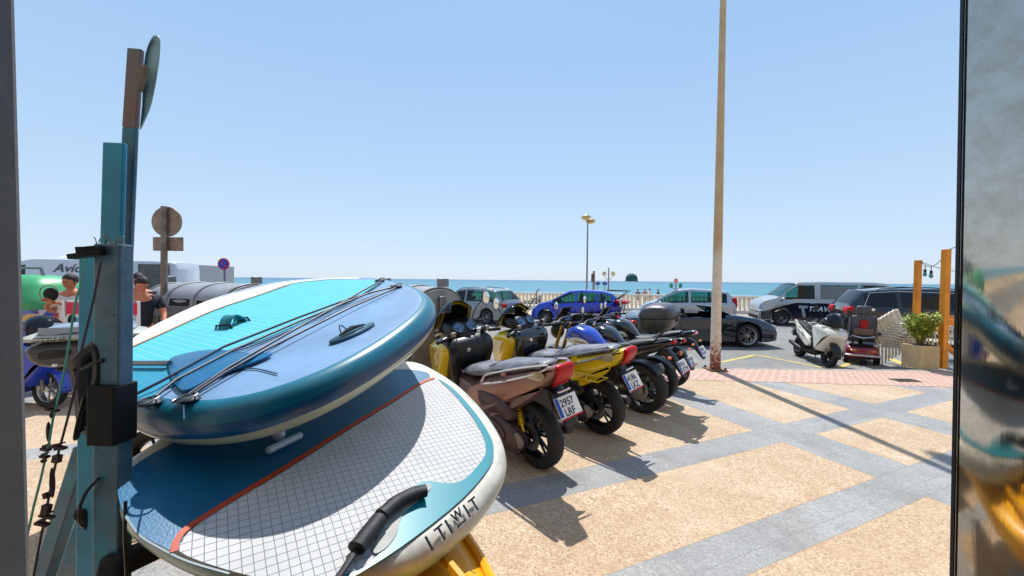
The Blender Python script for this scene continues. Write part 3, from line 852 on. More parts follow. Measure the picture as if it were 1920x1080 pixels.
ribbon('seam', PL1, [(716, 529), (690, 547), (640, 573), (560, 612), (480, 645), (430, 661)], 0.006, 0.004, BLACKM, U1, o1)
ribbon('seam', PL1, [(345, 786), (350, 735), (400, 700), (470, 690), (520, 700)], 0.006, 0.003, mat('dark seam', (40, 70, 100), .6), U1, o1)
# bungee cords between four D rings
BUNG = mat('bungee cord', (22, 40, 66), 0.5)
def bung(pts, off=0.012, r=0.0045):
    mb = MB(); mb.tube([PL1.hit(x, y, off + (0.01 if 0 < i < len(pts) - 1 else 0)) - o1 for i, (x, y) in enumerate(pts)], r, 8); return mb.build('bungee_cord', BUNG, U1)
bung([(237, 748), (300, 716), (420, 650), (560, 595), (655, 560), (738, 537)])
bung([(281, 752), (330, 712), (440, 655), (560, 603), (690, 550), (742, 537)])
bung([(352, 746), (420, 700), (500, 655), (580, 615), (660, 575), (742, 540)])
bung([(350, 742), (430, 688), (540, 625), (620, 580), (680, 545), (712, 528)])
def dring(px, py, sc=1.0, rot=0):
    q = MB(); c = PL1.hit(px, py, 0.008); s = 0.02 * sc
    q.ell(c - o1, (s * 1.5, s * 1.2, s * .45), 12, 6); q.build('ring_base', mat('d ring patch', (16, 40, 58), 0.5), U1)
    q = MB(); q.tube([c - o1 + PL1.u * cos(a) * s * 1.2 + PL1.v * sin(a) * s * .8 + PL1.n * 0.012 - PL1.v * s * .9 for a in [i * pi / 7 for i in range(15)]], 0.0025, 6); q.build('d_ring', STEEL, U1)
dring(276, 754, 1.2); dring(350, 748, 1.1); dring(742, 537, 1.2); dring(712, 526, 1.0)
# carry handle on the pad
mb = MB(); A = PL1.hit(413, 620, .004); B = PL1.hit(460, 600, .004); d = (B - A)
arc = [A + d * (0.12 + .76 * k / 10) + PL1.n * (0.045 * sin(pi * k / 10)) for k in range(11)]
side = PL1.n.cross(d.normalized()) * 0.028
mb.sheet([[p - side - o1 for p in arc], [p + side - o1 for p in arc]])
mb.build('handle', mat('teal webbing', (24, 130, 150), .6), U1, solid=0.006)
for kk in (0.14, 0.86):
    mb = MB(); c = A + d * kk
    mb.tube([c - side * 1.5 - o1, c - side * 1.2 + PL1.n * .018 - o1, c + side * 1.2 + PL1.n * .018 - o1, c + side * 1.5 - o1], 0.004, 6); mb.build('handle_strap', BLACKM, U1)
# valve on the nose
VAL = mat('valve patch', (52, 104, 128), 0.4, var=0.2)
c = PL1.hit(662, 624, .006); e = (PL1.hit(703, 607, .006) - PL1.hit(620, 645, .006)); a_ = e.length / 2; e.normalize(); f_ = PL1.n.cross(e)
mb = MB(); mb.add([c - o1 + e * a_ * cos(k * pi / 16) + f_ * 0.030 * sin(k * pi / 16) for k in range(32)], [tuple(range(32))]); mb.build('valve_patch', VAL, U1, solid=0.01)
mb = MB(); mb.tube([c - o1 - e * a_ * .55 + PL1.n * .012, c - o1 + PL1.n * .02, c - o1 + e * a_ * .55 + PL1.n * .012], [0.006, 0.013, 0.006], 8, flat=.6)
mb.tube([c - o1 - e * .015 + f_ * (.02 * sin(k * pi / 6)) - e * .03 * (k / 6.) + PL1.n * (.012 + .028 * sin(k * pi / 6)) for k in range(7)], 0.0022, 6)
mb.build('tow_loop', BLACK, U1)
# paddle lying on the upper board
pd = thing('paddle', 'blue paddle with steel shaft lying across the upper board under the bungees', 'paddle', PL1.hit(300, 690, .02)); o0 = pd.location.copy()
mb = MB(); mb.tube([PL1.hit(205, 681, .02) - o0, PL1.hit(318, 681, .02) - o0], [0.009] * 2, 12); mb.build('shaft', STEEL, pd)
P = [PL1.hit(x, y, .014) for x, y in ((316, 676), (340, 664), (400, 655), (470, 662), (510, 662), (470, 680), (400, 705), (352, 730), (330, 722), (320, 700))]
P = catmull(P, 5); cc = sum(P, Vector()) / len(P)
mb = MB(); mb.loft([[p - PL1.n * .006 - o0 for p in P], [p - o0 for p in P], [(cc + (p - cc) * .8) + PL1.n * .006 - o0 for p in P]]); mb.build('blade', mat('blue blade', (20, 108, 158), 0.3, var=0.2, vs=5), pd, smooth=60)

# lower board
PL2 = Plane(at(235, 940, 0.86), at(950, 870, 1.34), at(800, 700, 1.86))
U2 = thing('paddle_board', 'lower white inflatable paddle board with grid pad, orange stripe and teal band', 'paddle board', at(600, 950, 1.2)); o2 = U2.location.copy()
B2W = mat('white board skin', (228, 222, 206), 0.36, coat=0.15, var=0.14, vs=11, bump=.06, bs=40)
B2R = mat('white rail skin', (216, 212, 200), 0.34, coat=0.15, var=0.16, vs=13, bump=.06, bs=40)
B2T = mat('teal board skin', (0, 104, 148), 0.35, coat=0.2, var=0.15, vs=3, bump=0.1, bs=200)
B2B = mat('teal band', (14, 136, 152), 0.35, coat=0.2, var=0.1, vs=4)
outline2 = [(215, 905), (222, 950), (240, 990), (290, 1030), (350, 1062), (440, 1095), (560, 1115), (680, 1105), (780, 1072), (860, 1015), (915, 955), (944, 905), (948, 865), (932, 820), (895, 770), (850, 728), (790, 694), (740, 690), (650, 715), (500, 760), (330, 825), (240, 875)]
slab('board_body', PL2, outline2, 0.10, [B2W, B2R, mat('pale green rail', (170, 192, 178), 0.25, coat=.3), B2R], U2, o2, inset=0.9)
WG = grid_material('white grid pad', (214, 214, 214), (124, 142, 158), PL2, o2, 0.021, 0.00105, 12, 0.8, bumpy=0.7)
decal('teal_deck', PL2, [(222, 905), (224, 940), (236, 968), (262, 1000), (300, 1022), (330, 1033), (350, 1000), (390, 968), (450, 930), (540, 878), (640, 815), (740, 752), (800, 716), (800, 698), (740, 693), (650, 718), (500, 763), (330, 828), (245, 878)], 0.003, B2T, U2, o2, n=3)
pad2 = [(337, 1034), (342, 1015), (356, 995), (395, 966), (455, 930), (545, 876), (645, 812), (745, 750), (795, 718), (822, 712), (850, 735), (885, 778), (908, 815), (914, 840), (911, 856), (893, 882), (868, 902), (841, 908), (815, 905), (785, 907), (762, 935), (746, 965), (742, 1000), (720, 1030), (682, 1066), (600, 1085), (500, 1085), (400, 1060)]
decal('grid_pad', PL2, pad2, 0.004, WG, U2, o2, n=3)
band2 = [(822, 711), (850, 728), (890, 772), (918, 815), (926, 845), (918, 875), (870, 932), (780, 1005), (699, 1060), (640, 1092), (600, 1100), (640, 1080), (682, 1064), (720, 1028), (742, 998), (746, 963), (762, 933), (785, 905), (815, 903), (841, 906), (868, 900), (890, 880), (908, 856), (911, 840), (905, 815), (883, 778), (850, 737)]
decal('teal_band', PL2, band2, 0.0065, B2B, U2, o2, n=3)
ribbon('orange_stripe', PL2, [(326, 1034), (332, 1012), (350, 990), (392, 962), (452, 925), (542, 871), (642, 808), (742, 747), (792, 716), (815, 708)], 0.008, 0.013, mat('orange stripe', (196, 72, 34), 0.5, var=0.1), U2, o2)
ribbon('seam', PL2, [(236, 968), (262, 1003), (300, 1027), (352, 1052), (430, 1075)], 0.006, 0.004, mat('grey seam', (120, 140, 150), .5), U2, o2)
# maker's lettering
A = PL2.hit(806, 1046, -.02); B = PL2.hit(898, 962, -.02)
ux = (B - A).normalized(); Wd = (B - A).length
inn = PL2.n.cross(ux)
if inn.dot(PL2.hit(600, 900) - A) < 0: inn = -inn
a_t = R(62); tn = PL2.n * sin(a_t) - inn * cos(a_t)
org = A + inn * .002 + PL2.n * .016
Mx = frame(org - o2, ux, None, tn)
hh = 0.054
xpos = [0.0, 0.17, 0.36, 0.50, 0.74, 0.87]
for ch, xx in zip("ITIWIT", xpos):
    sz = hh * (0.72 if ch == 'W' else 1.0)
    text_mesh('lettering', ch, sz, INK, Mx @ Matrix.Translation((xx * Wd, (0.014 if ch == 'W' else 0), 0.002)), U2, 0.0012, bold=0.0004)
q = MB(); q.add([Mx @ Vector((x * Wd, y, .003)) for x, y in ((.5, 0), (.68, 0), (.68, .005), (.5, .005))], [(0, 1, 2, 3)]); q.build('underline', INK, U2, smooth=0, solid=.001)
# black padded carry strap
def onp(pl, o0, pts, off): return [pl.hit(x, y, off) - o0 for x, y in pts]
patch = decal('strap_patch', PL2, [(715, 990), (728, 968), (745, 955), (800, 908), (808, 915), (790, 932), (755, 965), (744, 1000), (722, 1028), (700, 1035)], 0.009, mat('grey strap patch', (176, 176, 170), .6, var=.1), U2, o2, n=3)
for nm, pts, wds, m_ in (('strap_sleeve', [(668, 1028), (690, 1000), (712, 972)], .036, WEB), ('strap_sleeve', [(715, 966), (745, 940), (778, 924), (798, 920)], .034, WEB)):
    P = catmull(onp(PL2, o2, pts, .025), 5, False); mb = MB(); rr = random.Random(2)
    mb.tube(P, [wds * .62 * (1 + rr.uniform(-.04, .04)) for _ in P], 12, flat=.75); mb.build(nm, m_, U2)
mb = MB(); mb.tube(onp(PL2, o2, [(625, 1095), (648, 1062), (672, 1024)], .02), 0.009, 8, flat=.6); mb.build('strap', WEB, U2)
# valve plug half hidden by the upper board
WPL = mat('pale plastic', (188, 208, 222), 0.3, coat=.3)
mb = MB(); P = onp(PL2, o2, [(500, 846), (566, 815)], .022); mb.tube([P[0], P[0] * .96 + P[1] * .04, P[0] * .04 + P[1] * .96, P[1]], [.006, .011, .011, .006], 12); mb.build('fin_tab', WPL, U2)
mb = MB(); mb.ell(PL2.hit(523, 815, .025) - o2, (.018, .018, .02), 12, 8); mb.build('valve_cap', WPL, U2)

# yellow kayak on the lowest arms
KY = mat('yellow kayak plastic', (245, 188, 8), 0.35, coat=0.2, var=0.12, vs=4, c2=(238, 160, 4))
kay = thing('kayak', 'bright yellow plastic kayak lying under the white paddle board', 'kayak', (-1.0, 1.35, 0.86)); o0 = kay.location.copy()
ax = Vector((-0.62, 0.78, 0)).normalized(); px_ = Vector((0.78, 0.62, 0))
secs = []; start = Vector((0.30, 0.62, 0.88)) - px_ * 0.30
for i in range(15):
    s_ = i / 14; L = 2.9 * s_
    w_ = 0.36 * (sin(pi * min(1, s_ * 2.2 + .02) * .5) ** .55) * (1 if s_ < .55 else max(.04, cos((s_ - .55) / .45 * pi / 2)) ** .7)
    h_ = 0.16
    c_ = start + ax * L - o0 + Vector((0, 0, 0.05 * abs(s_ - .5)))
    secs.append([c_ + px_ * w_ * cos(a) + Vector((0, 0, (h_ * .45 if sin(a) > 0 else h_) * sin(a) * (0.7 + .3 * w_ / .36))) for a in [2 * pi * k / 20 for k in range(20)]])
mb = MB(); mb.loft(secs); mb.build('hull', KY, kay, smooth=70)
rim = [start + ax * (2.9 * i / 14) - o0 + px_ * (0.365 * (sin(pi * min(1, i / 14 * 2.2 + .02) * .5) ** .55)) + Vector((0, 0, .03)) for i in range(0, 8)]
mb = MB(); mb.tube(rim, .016, 8); mb.build('gunwale', KY, kay)
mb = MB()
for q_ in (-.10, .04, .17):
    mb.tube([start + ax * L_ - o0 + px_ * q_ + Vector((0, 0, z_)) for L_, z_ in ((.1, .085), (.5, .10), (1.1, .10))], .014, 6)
mb.build('deck_groove', mat('kayak shaded rib', (214, 150, 8), .4), kay)  # shade on the ribs painted in as a deeper yellow
# ============================================================ TWO WHEELERS
BRONZE = mat('bronze paint', (160, 112, 100), 0.3, 0.35, coat=0.6, var=0.12, vs=3)
BRONZED = mat('dark bronze paint', (124, 92, 88), 0.35, 0.3, coat=0.4, var=0.15, vs=3)
SEATG = mat('grey seat vinyl', (132, 136, 146), 0.38, var=0.25, vs=9, bump=0.25, bs=160)
SILVERP = mat('silver paint', (216, 208, 204), 0.3, 0.15, coat=0.5)
YELP = mat('yellow paint', (240, 206, 6), 0.22, coat=0.8, var=0.06, vs=3)
WHITEPT = mat('cream white paint', (226, 222, 204), 0.22, coat=0.8, var=0.05, vs=3)
GLOSSK = mat('gloss black paint', (18, 19, 24), 0.16, coat=1.0, var=0.2, vs=4)
DARKP = mat('dark brown black paint', (46, 38, 42), 0.22, coat=0.8, var=0.2, vs=4)
BLUEPT = mat('blue paint', (24, 62, 190), 0.2, coat=1.0, var=0.1, vs=3)
ENG = mat('engine casing', (58, 50, 52), 0.5, 0.35, var=0.3, vs=9, bump=0.15, bs=80)
ENGS = mat('silver engine casing', (150, 146, 140), 0.42, 0.7, var=0.3, vs=9)
GREENISH = mat('dash screen', (60, 90, 130), 0.1, coat=1.0)

def bikewheel(par, x, z, Rw, wd, rim=DARKALLOY, ns=12, y=0.0, rimr=0.70, disc=True, tread=True, name='wheel', pinkline=None):
    mb = MB(); ri = Rw * rimr
    mb.lathe([(ri, -wd * .36), (ri * 1.03, -wd * .40), (ri * 1.03, -wd * .34), (ri * .94, -wd * .26), (ri * .90, 0), (ri * .94, wd * .26), (ri * 1.03, wd * .34), (ri * 1.03, wd * .40), (ri, wd * .36), (ri * .88, 0.012), (ri * .88, -.012)], (0, 0, 0), 'y', 40, close=True)
    mb.lathe([(0.0, -wd * .38), (.042, -wd * .38), (.05, -wd * .2), (.05, wd * .2), (.042, wd * .38), (0, wd * .38)], (0, 0, 0), 'y', 20)
    for k in range(ns):
        a = 2 * pi * k / ns; b = a + (0.10 if k % 2 else -0.10)
        mb.beam((.04 * cos(a), 0, .04 * sin(a)), (ri * .92 * cos(b), 0, ri * .92 * sin(b)), .011 if ns > 7 else .02, .022, up=(0, 1, 0))
    o = mb.build(name, rim, par, smooth=40); o.location = (x, y, z)
    mb = MB()
    pr = [(ri * .98, -wd * .38), (ri * 1.06, -wd * .46), (Rw * .90, -wd * .5), (Rw * .96, -wd * .42), (Rw * .99, -wd * .26), (Rw, -wd * .05), (Rw, wd * .05), (Rw * .99, wd * .26), (Rw * .96, wd * .42), (Rw * .90, wd * .5), (ri * 1.06, wd * .46), (ri * .98, wd * .38)]
    mb.lathe(pr, (0, 0, 0), 'y', 48)
    mb.build('tyre', RUB, o, smooth=60)
    if disc:
        mb = MB(); mb.lathe([(.055, wd * .5 + .002), (Rw * .42, wd * .5 + .002), (Rw * .42, wd * .5 + .006), (.055, wd * .5 + .006)], (0, 0, 0), 'y', 28, close=True)
        mb.build('brake_disc', STEEL, o, smooth=30)
    if pinkline:
        mb = MB(); mb.lathe([(ri * .99, wd * .405), (ri * 1.05, wd * .41), (ri * 1.05, wd * .42), (ri * .99, wd * .415)], (0, 0, 0), 'y', 40, close=True); mb.build('rim_tape', pinkline, o, smooth=30)
    return o
def plate(par, pos, tilt, s1, s2, w=.225, h=.17, red=True):
    """a plate facing backwards (-x), its top tipped forward by tilt"""
    f = Matrix.Translation(Vector(pos)) @ Euler((0, tilt, 0)).to_matrix().to_4x4() @ Matrix.Rotation(-pi / 2, 4, 'Z') @ Matrix.Rotation(pi / 2, 4, 'X')
    mb = MB(); mb.box((0, 0, 0), (w, h, .004)); mb.v = [tuple(f @ Vector(v)) for v in mb.v]
    p = mb.build('number_plate', WHITEP, par, smooth=0)
    mb = MB(); mb.box((-w / 2 + .018, h * .06, .0035), (.032, h * .84, .003)); mb.v = [tuple(f @ Vector(v)) for v in mb.v]; mb.build('country_strip', BLUEP, p, smooth=0)
    if red:
        mb = MB(); mb.box((0, -h / 2 + .006, .0035), (w * .98, .012, .003)); mb.v = [tuple(f @ Vector(v)) for v in mb.v]; mb.build('dealer_strip', REDL, p, smooth=0)
    text_mesh('lettering', s1, h * .46, INK, f @ Matrix.Translation((-w / 2 + .043, h * .05, .003)), p, .0006, sx=.88, bold=.0012)
    text_mesh('lettering', s2, h * .46, INK, f @ Matrix.Translation((-w / 2 + .055, -h * .37, .003)), p, .0006, sx=.88, bold=.0012)
    return p
def mirror(par, base, head, sx, hs=(.055, .014, .085), stalk=.006, rnd=True):
    mb = MB(); mb.tube(catmull([base, (base[0] + .01, (base[1] + head[1]) / 2, (base[2] * .4 + head[2] * .6)), head], 4, False), stalk, 8)
    o = mb.build('mirror', BLACK, par)
    mb = MB(); mb.ell(head, (hs[1], hs[0], hs[2]), 16, 10); mb.build('mirror_shell', BLACK, o)
    mb = MB(); mb.ell((head[0] - hs[1] * .62, head[1], head[2]), (hs[1] * .5, hs[0] * .88, hs[2] * .9), 16, 10); mb.build('mirror_glass', MIRR, o)
def handlebar(par, x, z, wd=.34, sweep=.07, rise=.03, mt=BLACK):
    mb = MB()
    mb.tube(catmull([(x - sweep, -wd, z), (x - .02, -wd * .45, z + rise), (x + .01, 0, z + rise * .6), (x - .02, wd * .45, z + rise), (x - sweep, wd, z)], 4, False), .011, 10)
    o = mb.build('handlebar', STEEL, par)
    for s in (-1, 1):
        mb = MB(); a = Vector((x - sweep * .72, s * wd * .70, z + .006)); b_ = Vector((x - sweep - .01, s * (wd + .02), z - .002))
        mb.tube([a, a * .96 + b_ * .04, b_, b_ + (b_ - a).normalized() * .012], [.014, .0175, .0175, .02], 12); mb.build('grip', BLACKM, o)
        mb = MB(); mb.tube([(x - sweep * .4, s * wd * .62, z + .012), (x + .035, s * wd * .74, z), (x + .02, s * wd * 1.0, z - .012)], .006, 8); mb.build('brake_lever', CHROME, o)
        mb = MB(); mb.box((x - .03, s * wd * .6, z + .018), (.05, .06, .05)); mb.build('switchgear', BLACK, o, bevel=.008)
    return o
def strutwf(x0, x1, f0, f1):
    def f(x, z):
        t = max(0, min(1, (x - x0) / (x1 - x0))); t = t * t * (3 - 2 * t); return f0 + (f1 - f0) * t
    return f

def maxi_scooter(label, loc, rz, cfg, name='motor_scooter', group=None, lean=R(-7), sc=1.0, wheels=.295):
    t = thing(name, label, 'scooter', loc, rz, group, lean)
    t.scale = (sc, sc, sc)
    RW = wheels; WB = 1.42
    c = dict(tail=BRONZE, low=BRONZED, front=YELP, seat=SEATG, engine=mat('dark plum engine cover', (84, 62, 64), .4, .2, var=.2, vs=5), trim=SILVERP, rim=DARKALLOY, leg=BLACK, screen=SCREEN, ns=12, plate=('2957', 'LRF'), logo='XTOWN', sleek=False)
    c.update(cfg)
    bikewheel(t, 0, RW, RW, .14, c['rim'], c['ns'])
    fw = bikewheel(t, WB, RW, RW, .115, c['rim'], c['ns'])
    # engine, belt case and swingarm on the left
    mb = MB(); mb.puff([(-.03, .22), (.02, .38), (.24, .44), (.55, .47), (.70, .40), (.68, .22), (.42, .13), (.10, .14)], .06, inset=.03, y0=.15); e = mb.build('engine', c['engine'], t, smooth=50)
    mb = MB(); mb.puff([(.14, .24), (.18, .37), (.50, .42), (.60, .32), (.50, .20)], .016, inset=.016, y0=.212); mb.build('belt_cover', c['engine'], e, smooth=50)
    mb = MB(); mb.lathe([(0, .205), (.06, .205), (.068, .198), (.068, .19)], (.0, 0, .295), 'y', 24); mb.build('hub_cover', ENGS, e, smooth=40)
    mb = MB(); mb.puff([(.06, .42), (.04, .54), (.22, .62), (.58, .62), (.64, .52), (.50, .44)], .06, inset=.025, y0=.15); mb.build('air_box', c['engine'], t, smooth=50)
    for a in range(5):
        mb = MB(); mb.ell((.02 + .12 * a, .196, .20 + .045 * (a % 2)), (.009, .006, .009), 8, 5); mb.build('bolt', STEEL, e)
    mb = MB(); mb.puff([(.1, .2), (.15, .5), (.7, .5), (.8, .3), (.7, .2)], .13, inset=.03); mb.build('crankcase', ENG, t, smooth=50)
    # exhaust on the right
    mb = MB(); mb.tube([(-.25, -.17, .36), (-.22, -.17, .35), (.22, -.17, .27), (.34, -.15, .25), (.6, -.08, .2)], [.04, .055, .06, .03, .02], 14); mb.build('exhaust', ENG, t)
    # shock absorbers
    for s in (-1, 1):
        mb = MB(); mb.tube([(.02, s * .115, .34), (.10, s * .115, .66)], .012, 8)
        for k in range(9): mb.lathe([(.026, -.004), (.032, 0), (.026, .004)], (.035 + .006 * k, s * .115, .41 + .024 * k), 'z', 12)
        mb.build('shock_absorber', YELP if c.get('yshock') and s > 0 else BLACKM, t)
    # rear hugger, number plate arm
    mb = MB(); mb.puff([(.30, .62), (.05, .70), (-.20, .80), (-.30, .78), (-.36, .62), (-.30, .60), (-.2, .64), (.0, .62), (.2, .55)], .10, wf=strutwf(-.4, 0, .85, 1), inset=.012); mb.build('rear_fender', BLACK, t, smooth=50)
    mb = MB(); mb.puff([(-.22, .80), (-.36, .74), (-.46, .52), (-.44, .51), (-.34, .64), (-.2, .72)], .075, inset=.01); mb.build('plate_arm', BLACK, t, smooth=50)
    plate(t, (-.425, 0, .655), R(28), *c['plate'])
    mb = MB(); mb.tube([(-.39, -.06, .77), (-.39, .06, .77)], .009, 8); mb.build('plate_lamp', CHROME, t)
    # tail body
    taper = strutwf(-.45, .35, .42, 1.0)
    mb = MB(); mb.puff([(.90, .42), (.74, .62), (.38, .755), (.0, .86), (-.26, .94), (-.40, .985), (-.385, .88), (-.22, .75), (.12, .57), (.45, .42), (.74, .34)], .215, wf=taper, inset=.035); body = mb.build('tail_body', c['tail'], t, smooth=50)
    mb = MB(); mb.puff([(.78, .38), (.48, .49), (.12, .63), (-.14, .75), (-.27, .80), (-.20, .70), (.08, .52), (.42, .35), (.66, .30)], .222, wf=taper, inset=.02); mb.build('lower_panel', c['low'], body, smooth=50)
    # silver blades / grab rails each side
    for s in (-1, 1):
        mb = MB()
        def P(x, z, o_=.0): return (x, s * (.211 * taper(x, 0) + .012 + o_), z)
        mb.tube(catmull([P(.46, .70), P(.36, .79), P(.12, .87), P(-.12, .935), P(-.34, .985)], 5, False), [.013] * 21, 8, flat=.6)
        mb.tube(catmull([P(.44, .69), P(.2, .755), P(-.05, .835), P(-.25, .91), P(-.36, .975)], 5, False), .015, 8, flat=.6)
        mb.build('grab_rail', c['trim'], t)
        mb = MB(); mb.box(P(.12, .815, -.004), (.07, .012, .085), (0, R(14), 0)); mb.build('rail_bracket', c['tail'], t, smooth=0, bevel=.004)
        if s > 0 and c['logo']:
            f = frame(P(.30, .735, .006), (-1, -.06, .34), None, (0, s, .0))
            text_mesh('lettering', c['logo'], .045, BLACK, f, t, .001, sx=1.3, bold=.001)
        # tail lamp wraps round the corner
        mb = MB(); mb.puff([(-.05, .845), (-.27, .94), (-.33, .90), (-.28, .845)], .006, inset=.004, y0=s * .135); mb.build('indicator', mat('tinted indicator', (176, 160, 120), .2, coat=1.), t, smooth=50)
    mb = MB(); mb.puff([(-.385, .985), (-.425, .99), (-.45, .95), (-.40, .85), (-.33, .79), (-.355, .83), (-.40, .92)], .085, inset=.008, sm=1); mb.build('tail_light', REDL, t, smooth=50)
    # rider-side details of the leg shield
    mb = MB(); mb.tube([(.925, -.13, .82), (.918, .02, .82), (.925, .02, .66), (.955, -.13, .66), (.925, -.13, .82)], .004, 5); mb.build('glovebox_seam', BLACKM, t)
    mb = MB(); mb.lathe([(0, 0), (.020, 0), (.024, .012)], (.90, .07, .90), 'x', 14); mb.build('ignition_lock', CHROME, t)
    for s in (-1, 1):
        q = MB(); q.tube(catmull([(1.03, s * .22, 1.05), (.98, s * .18, 1.13), (1.05, s * .08, 1.10), (1.10, s * .05, 1.0)], 4, False), .006, 6); q.build('cable', BLACKM, t)
        q = MB(); q.box((.95, s * .20, 1.075), (.05, .045, .05)); q.build('fluid_reservoir', ENGS, t, bevel=.008)
    # seat in two steps
    mb = MB(); mb.puff([(.98, .66), (.90, .75), (.72, .785), (.54, .785), (.44, .82), (.34, .885), (.10, .925), (-.12, .965), (-.26, .985), (-.28, .95), (.0, .85), (.4, .735), (.75, .66)], .165, wf=strutwf(-.3, .3, .62, 1.0), inset=.05); mb.build('seat', c['seat'], t, smooth=60)
    mb = MB(); mb.tube([(.46, -.12, .822), (.40, 0, .86), (.46, .12, .822)], .006, 6); mb.build('seat_piping', SEATM, t)
    # step-through and floor
    mb = MB(); mb.puff([(.60, .30), (.64, .60), (.95, .66), (1.08, .60), (1.20, .34), (1.1, .22), (.7, .22)], .17, inset=.03); mb.build('floor_tunnel', c['low'], t, smooth=50)
    mb = MB(); mb.puff([(.50, .26), (.56, .33), (.95, .33), (1.22, .38), (1.24, .32), (.95, .24)], .25, inset=.03); mb.build('footboard', BLACK, t, smooth=50)
    # leg shield (dark, towards the rider) and coloured cowl
    mb = MB(); mb.puff([(1.02, .34), (.97, .66), (.90, .84), (.91, .97), (1.02, 1.04), (1.2, 1.02), (1.26, .7), (1.2, .36)], .26, wf=lambda x, z: .72 + .28 * min(1, max(0, (z - .35) / .5)), inset=.04); mb.build('leg_shield', c['leg'], t, smooth=50)
    fwf = strutwf(1.25, 1.68, 1.0, .60)
    mb = MB(); mb.puff([(1.26, .36), (1.16, .60), (.98, .86), (.97, .95), (1.10, .995), (1.36, .98), (1.56, .90), (1.66, .76), (1.50, .66), (1.42, .50), (1.34, .34)], .31, wf=fwf, inset=.05); fc = mb.build('front_cowl', c['front'], t, smooth=50)
    for s in (-1, 1):
        mb = MB(); mb.puff([(1.42, .84), (1.50, .90), (1.62, .80), (1.60, .75), (1.50, .78)], .02, y0=s * .135, inset=.006); mb.build('headlight', CLEARL, t, smooth=50)
        mb = MB(); mb.tube([(1.16, s * .283, .93), (1.24, s * .285, .82), (1.30, s * .27, .68)], [.010, .018, .006], 8, flat=.6); mb.build('indicator', CLEARL, t)
    # instrument pod
    mb = MB(); mb.puff([(1.06, 1.00), (1.02, 1.07), (1.10, 1.16), (1.24, 1.20), (1.34, 1.12), (1.36, 1.02)], .19, wf=strutwf(1.0, 1.4, .85, 1.), inset=.04); pod = mb.build('instrument_pod', BLACK, t, smooth=50)
    for y in (-.075, .075):
        mb = MB(); mb.lathe([(.0, .0), (.05, .0), (.058, .008), (.058, -.02)], (0, 0, 0), 'x', 24); mb.v = [tuple(Euler((0, R(38), 0)).to_matrix() @ Vector((-v[0], v[1], v[2])) + Vector((1.055, y, 1.115))) for v in mb.v]; mb.build('gauge', GREENISH, pod, smooth=30)
    handlebar(t, 1.06, 1.03 if not c['sleek'] else 1.0, .35, .09, .03)
    mb = MB(); mb.puff([(1.02, .96), (1.00, 1.05), (1.10, 1.08), (1.15, 1.0)], .11, inset=.03); mb.build('steering_cover', BLACK, t, smooth=50)
    # windshield
    g_ = []
    for i in range(9):
        u = i / 8; x = 1.56 - .40 * u + .03 * sin(pi * u); z = .98 + (.46 if not c['sleek'] else .38) * sin(u * pi * .5) ** .9
        x = 1.5 + (x - 1.5) * c.get('ws', 1); z = .98 + (z - .98) * c.get('ws', 1)
        g_.append([(x - (.17 - .05 * u) * abs(v) ** 2.0 * c.get('ws', 1), v * c.get('ws', 1) * (.27 - .05 * u - .07 * u ** 4), z - .10 * u * abs(v) ** 3) for v in [k / 6 - 1 for k in range(13)]])
    mb = MB(); mb.sheet(g_); mb.build('windscreen', c['screen'], t, smooth=180, solid=.005)
    mb = MB(); mb.tube([g_[i][0] for i in range(9)] + [g_[8][k] for k in range(1, 13)] + [g_[i][12] for i in range(7, -1, -1)], .005, 6); mb.build('windscreen_edge', c.get('edge', BLACK), t)
    for s in (-1, 1):
        mirror(t, (1.22, s * .17, 1.12), (1.16, s * .36, 1.37), s)
    # fork and front fender
    for s in (-1, 1):
        mb = MB(); mb.tube([(WB, s * .085, RW), (1.28, s * .085, .76)], [.024, .018], 10); mb.build('fork', ENGS, t)
    mb = MB()
    g2 = []
    for i in range(13):
        a = R(-8 + 148 * i / 12)
        g2.append([(WB + (RW + .03 - .03 * abs(v) ** 2) * cos(a), v * .085, RW + (RW + .03 - .03 * abs(v) ** 2) * sin(a)) for v in (-1, -.7, -.35, 0, .35, .7, 1)])
    mb.sheet(g2); mb.build('front_fender', c.get('fender', c['low']), t, smooth=180, solid=.006)
    # stands
    mb = MB(); mb.tube([(.42, .12, .24), (.36, .27, .02), (.34, .29, .012)], .010, 8); mb.build('side_stand', BLACK, t)
    mb = MB(); mb.tube([(.20, -.12, .2), (.12, -.13, .10), (.12, .13, .10), (.2, .12, .2)], .010, 8); mb.build('centre_stand', BLACK, t)
    return t

def wheelpos(px, py, z=0.0):
    p = gp(px, py, z); return p
HD = R(135)
b1 = maxi_scooter('bronze scooter with yellow front cowl, grey seat and silver rails, nearest of the parked row', wheelpos(1010, 872), R(127), dict(yshock=True, edge=GLOSSK, ws=.88), sc=1.09)
b2 = maxi_scooter('black sport scooter with a bright yellow tail and yellow bracket, second in the parked row', wheelpos(1126, 810), R(130),
     dict(tail=YELP, low=YELP, front=YELP, trim=mat('grey strip', (120, 124, 132), .4, .3), engine=BLACK, leg=GLOSSK, logo='', plate=('4186', 'LKZ'), ws=.88, sleek=True, fender=GLOSSK), sc=1.09)
mb = MB()
for s in (-1,  1):
    mb.tube([(.16, s * .17, .66), (-.22, s * .16, .67), (-.10, s * .16, .61), (.10, s * .165, .60), (.16, s * .17, .66)], .011, 6)
    mb.tube([(-.02, s * .165, .665), (.02, s * .165, .605)], .011, 6)
for s in (-1, 1):
    q = MB(); q.tube([(.12, s * .19, .68), (-.26, s * .17, .70), (-.14, s * .17, .63), (.10, s * .185, .62), (.12, s * .19, .68)], .010, 6)
    q.tube([(-.03, s * .18, .69), (.01, s * .18, .625)], .010, 6); q.build('yellow_bracket', YELP, b2)

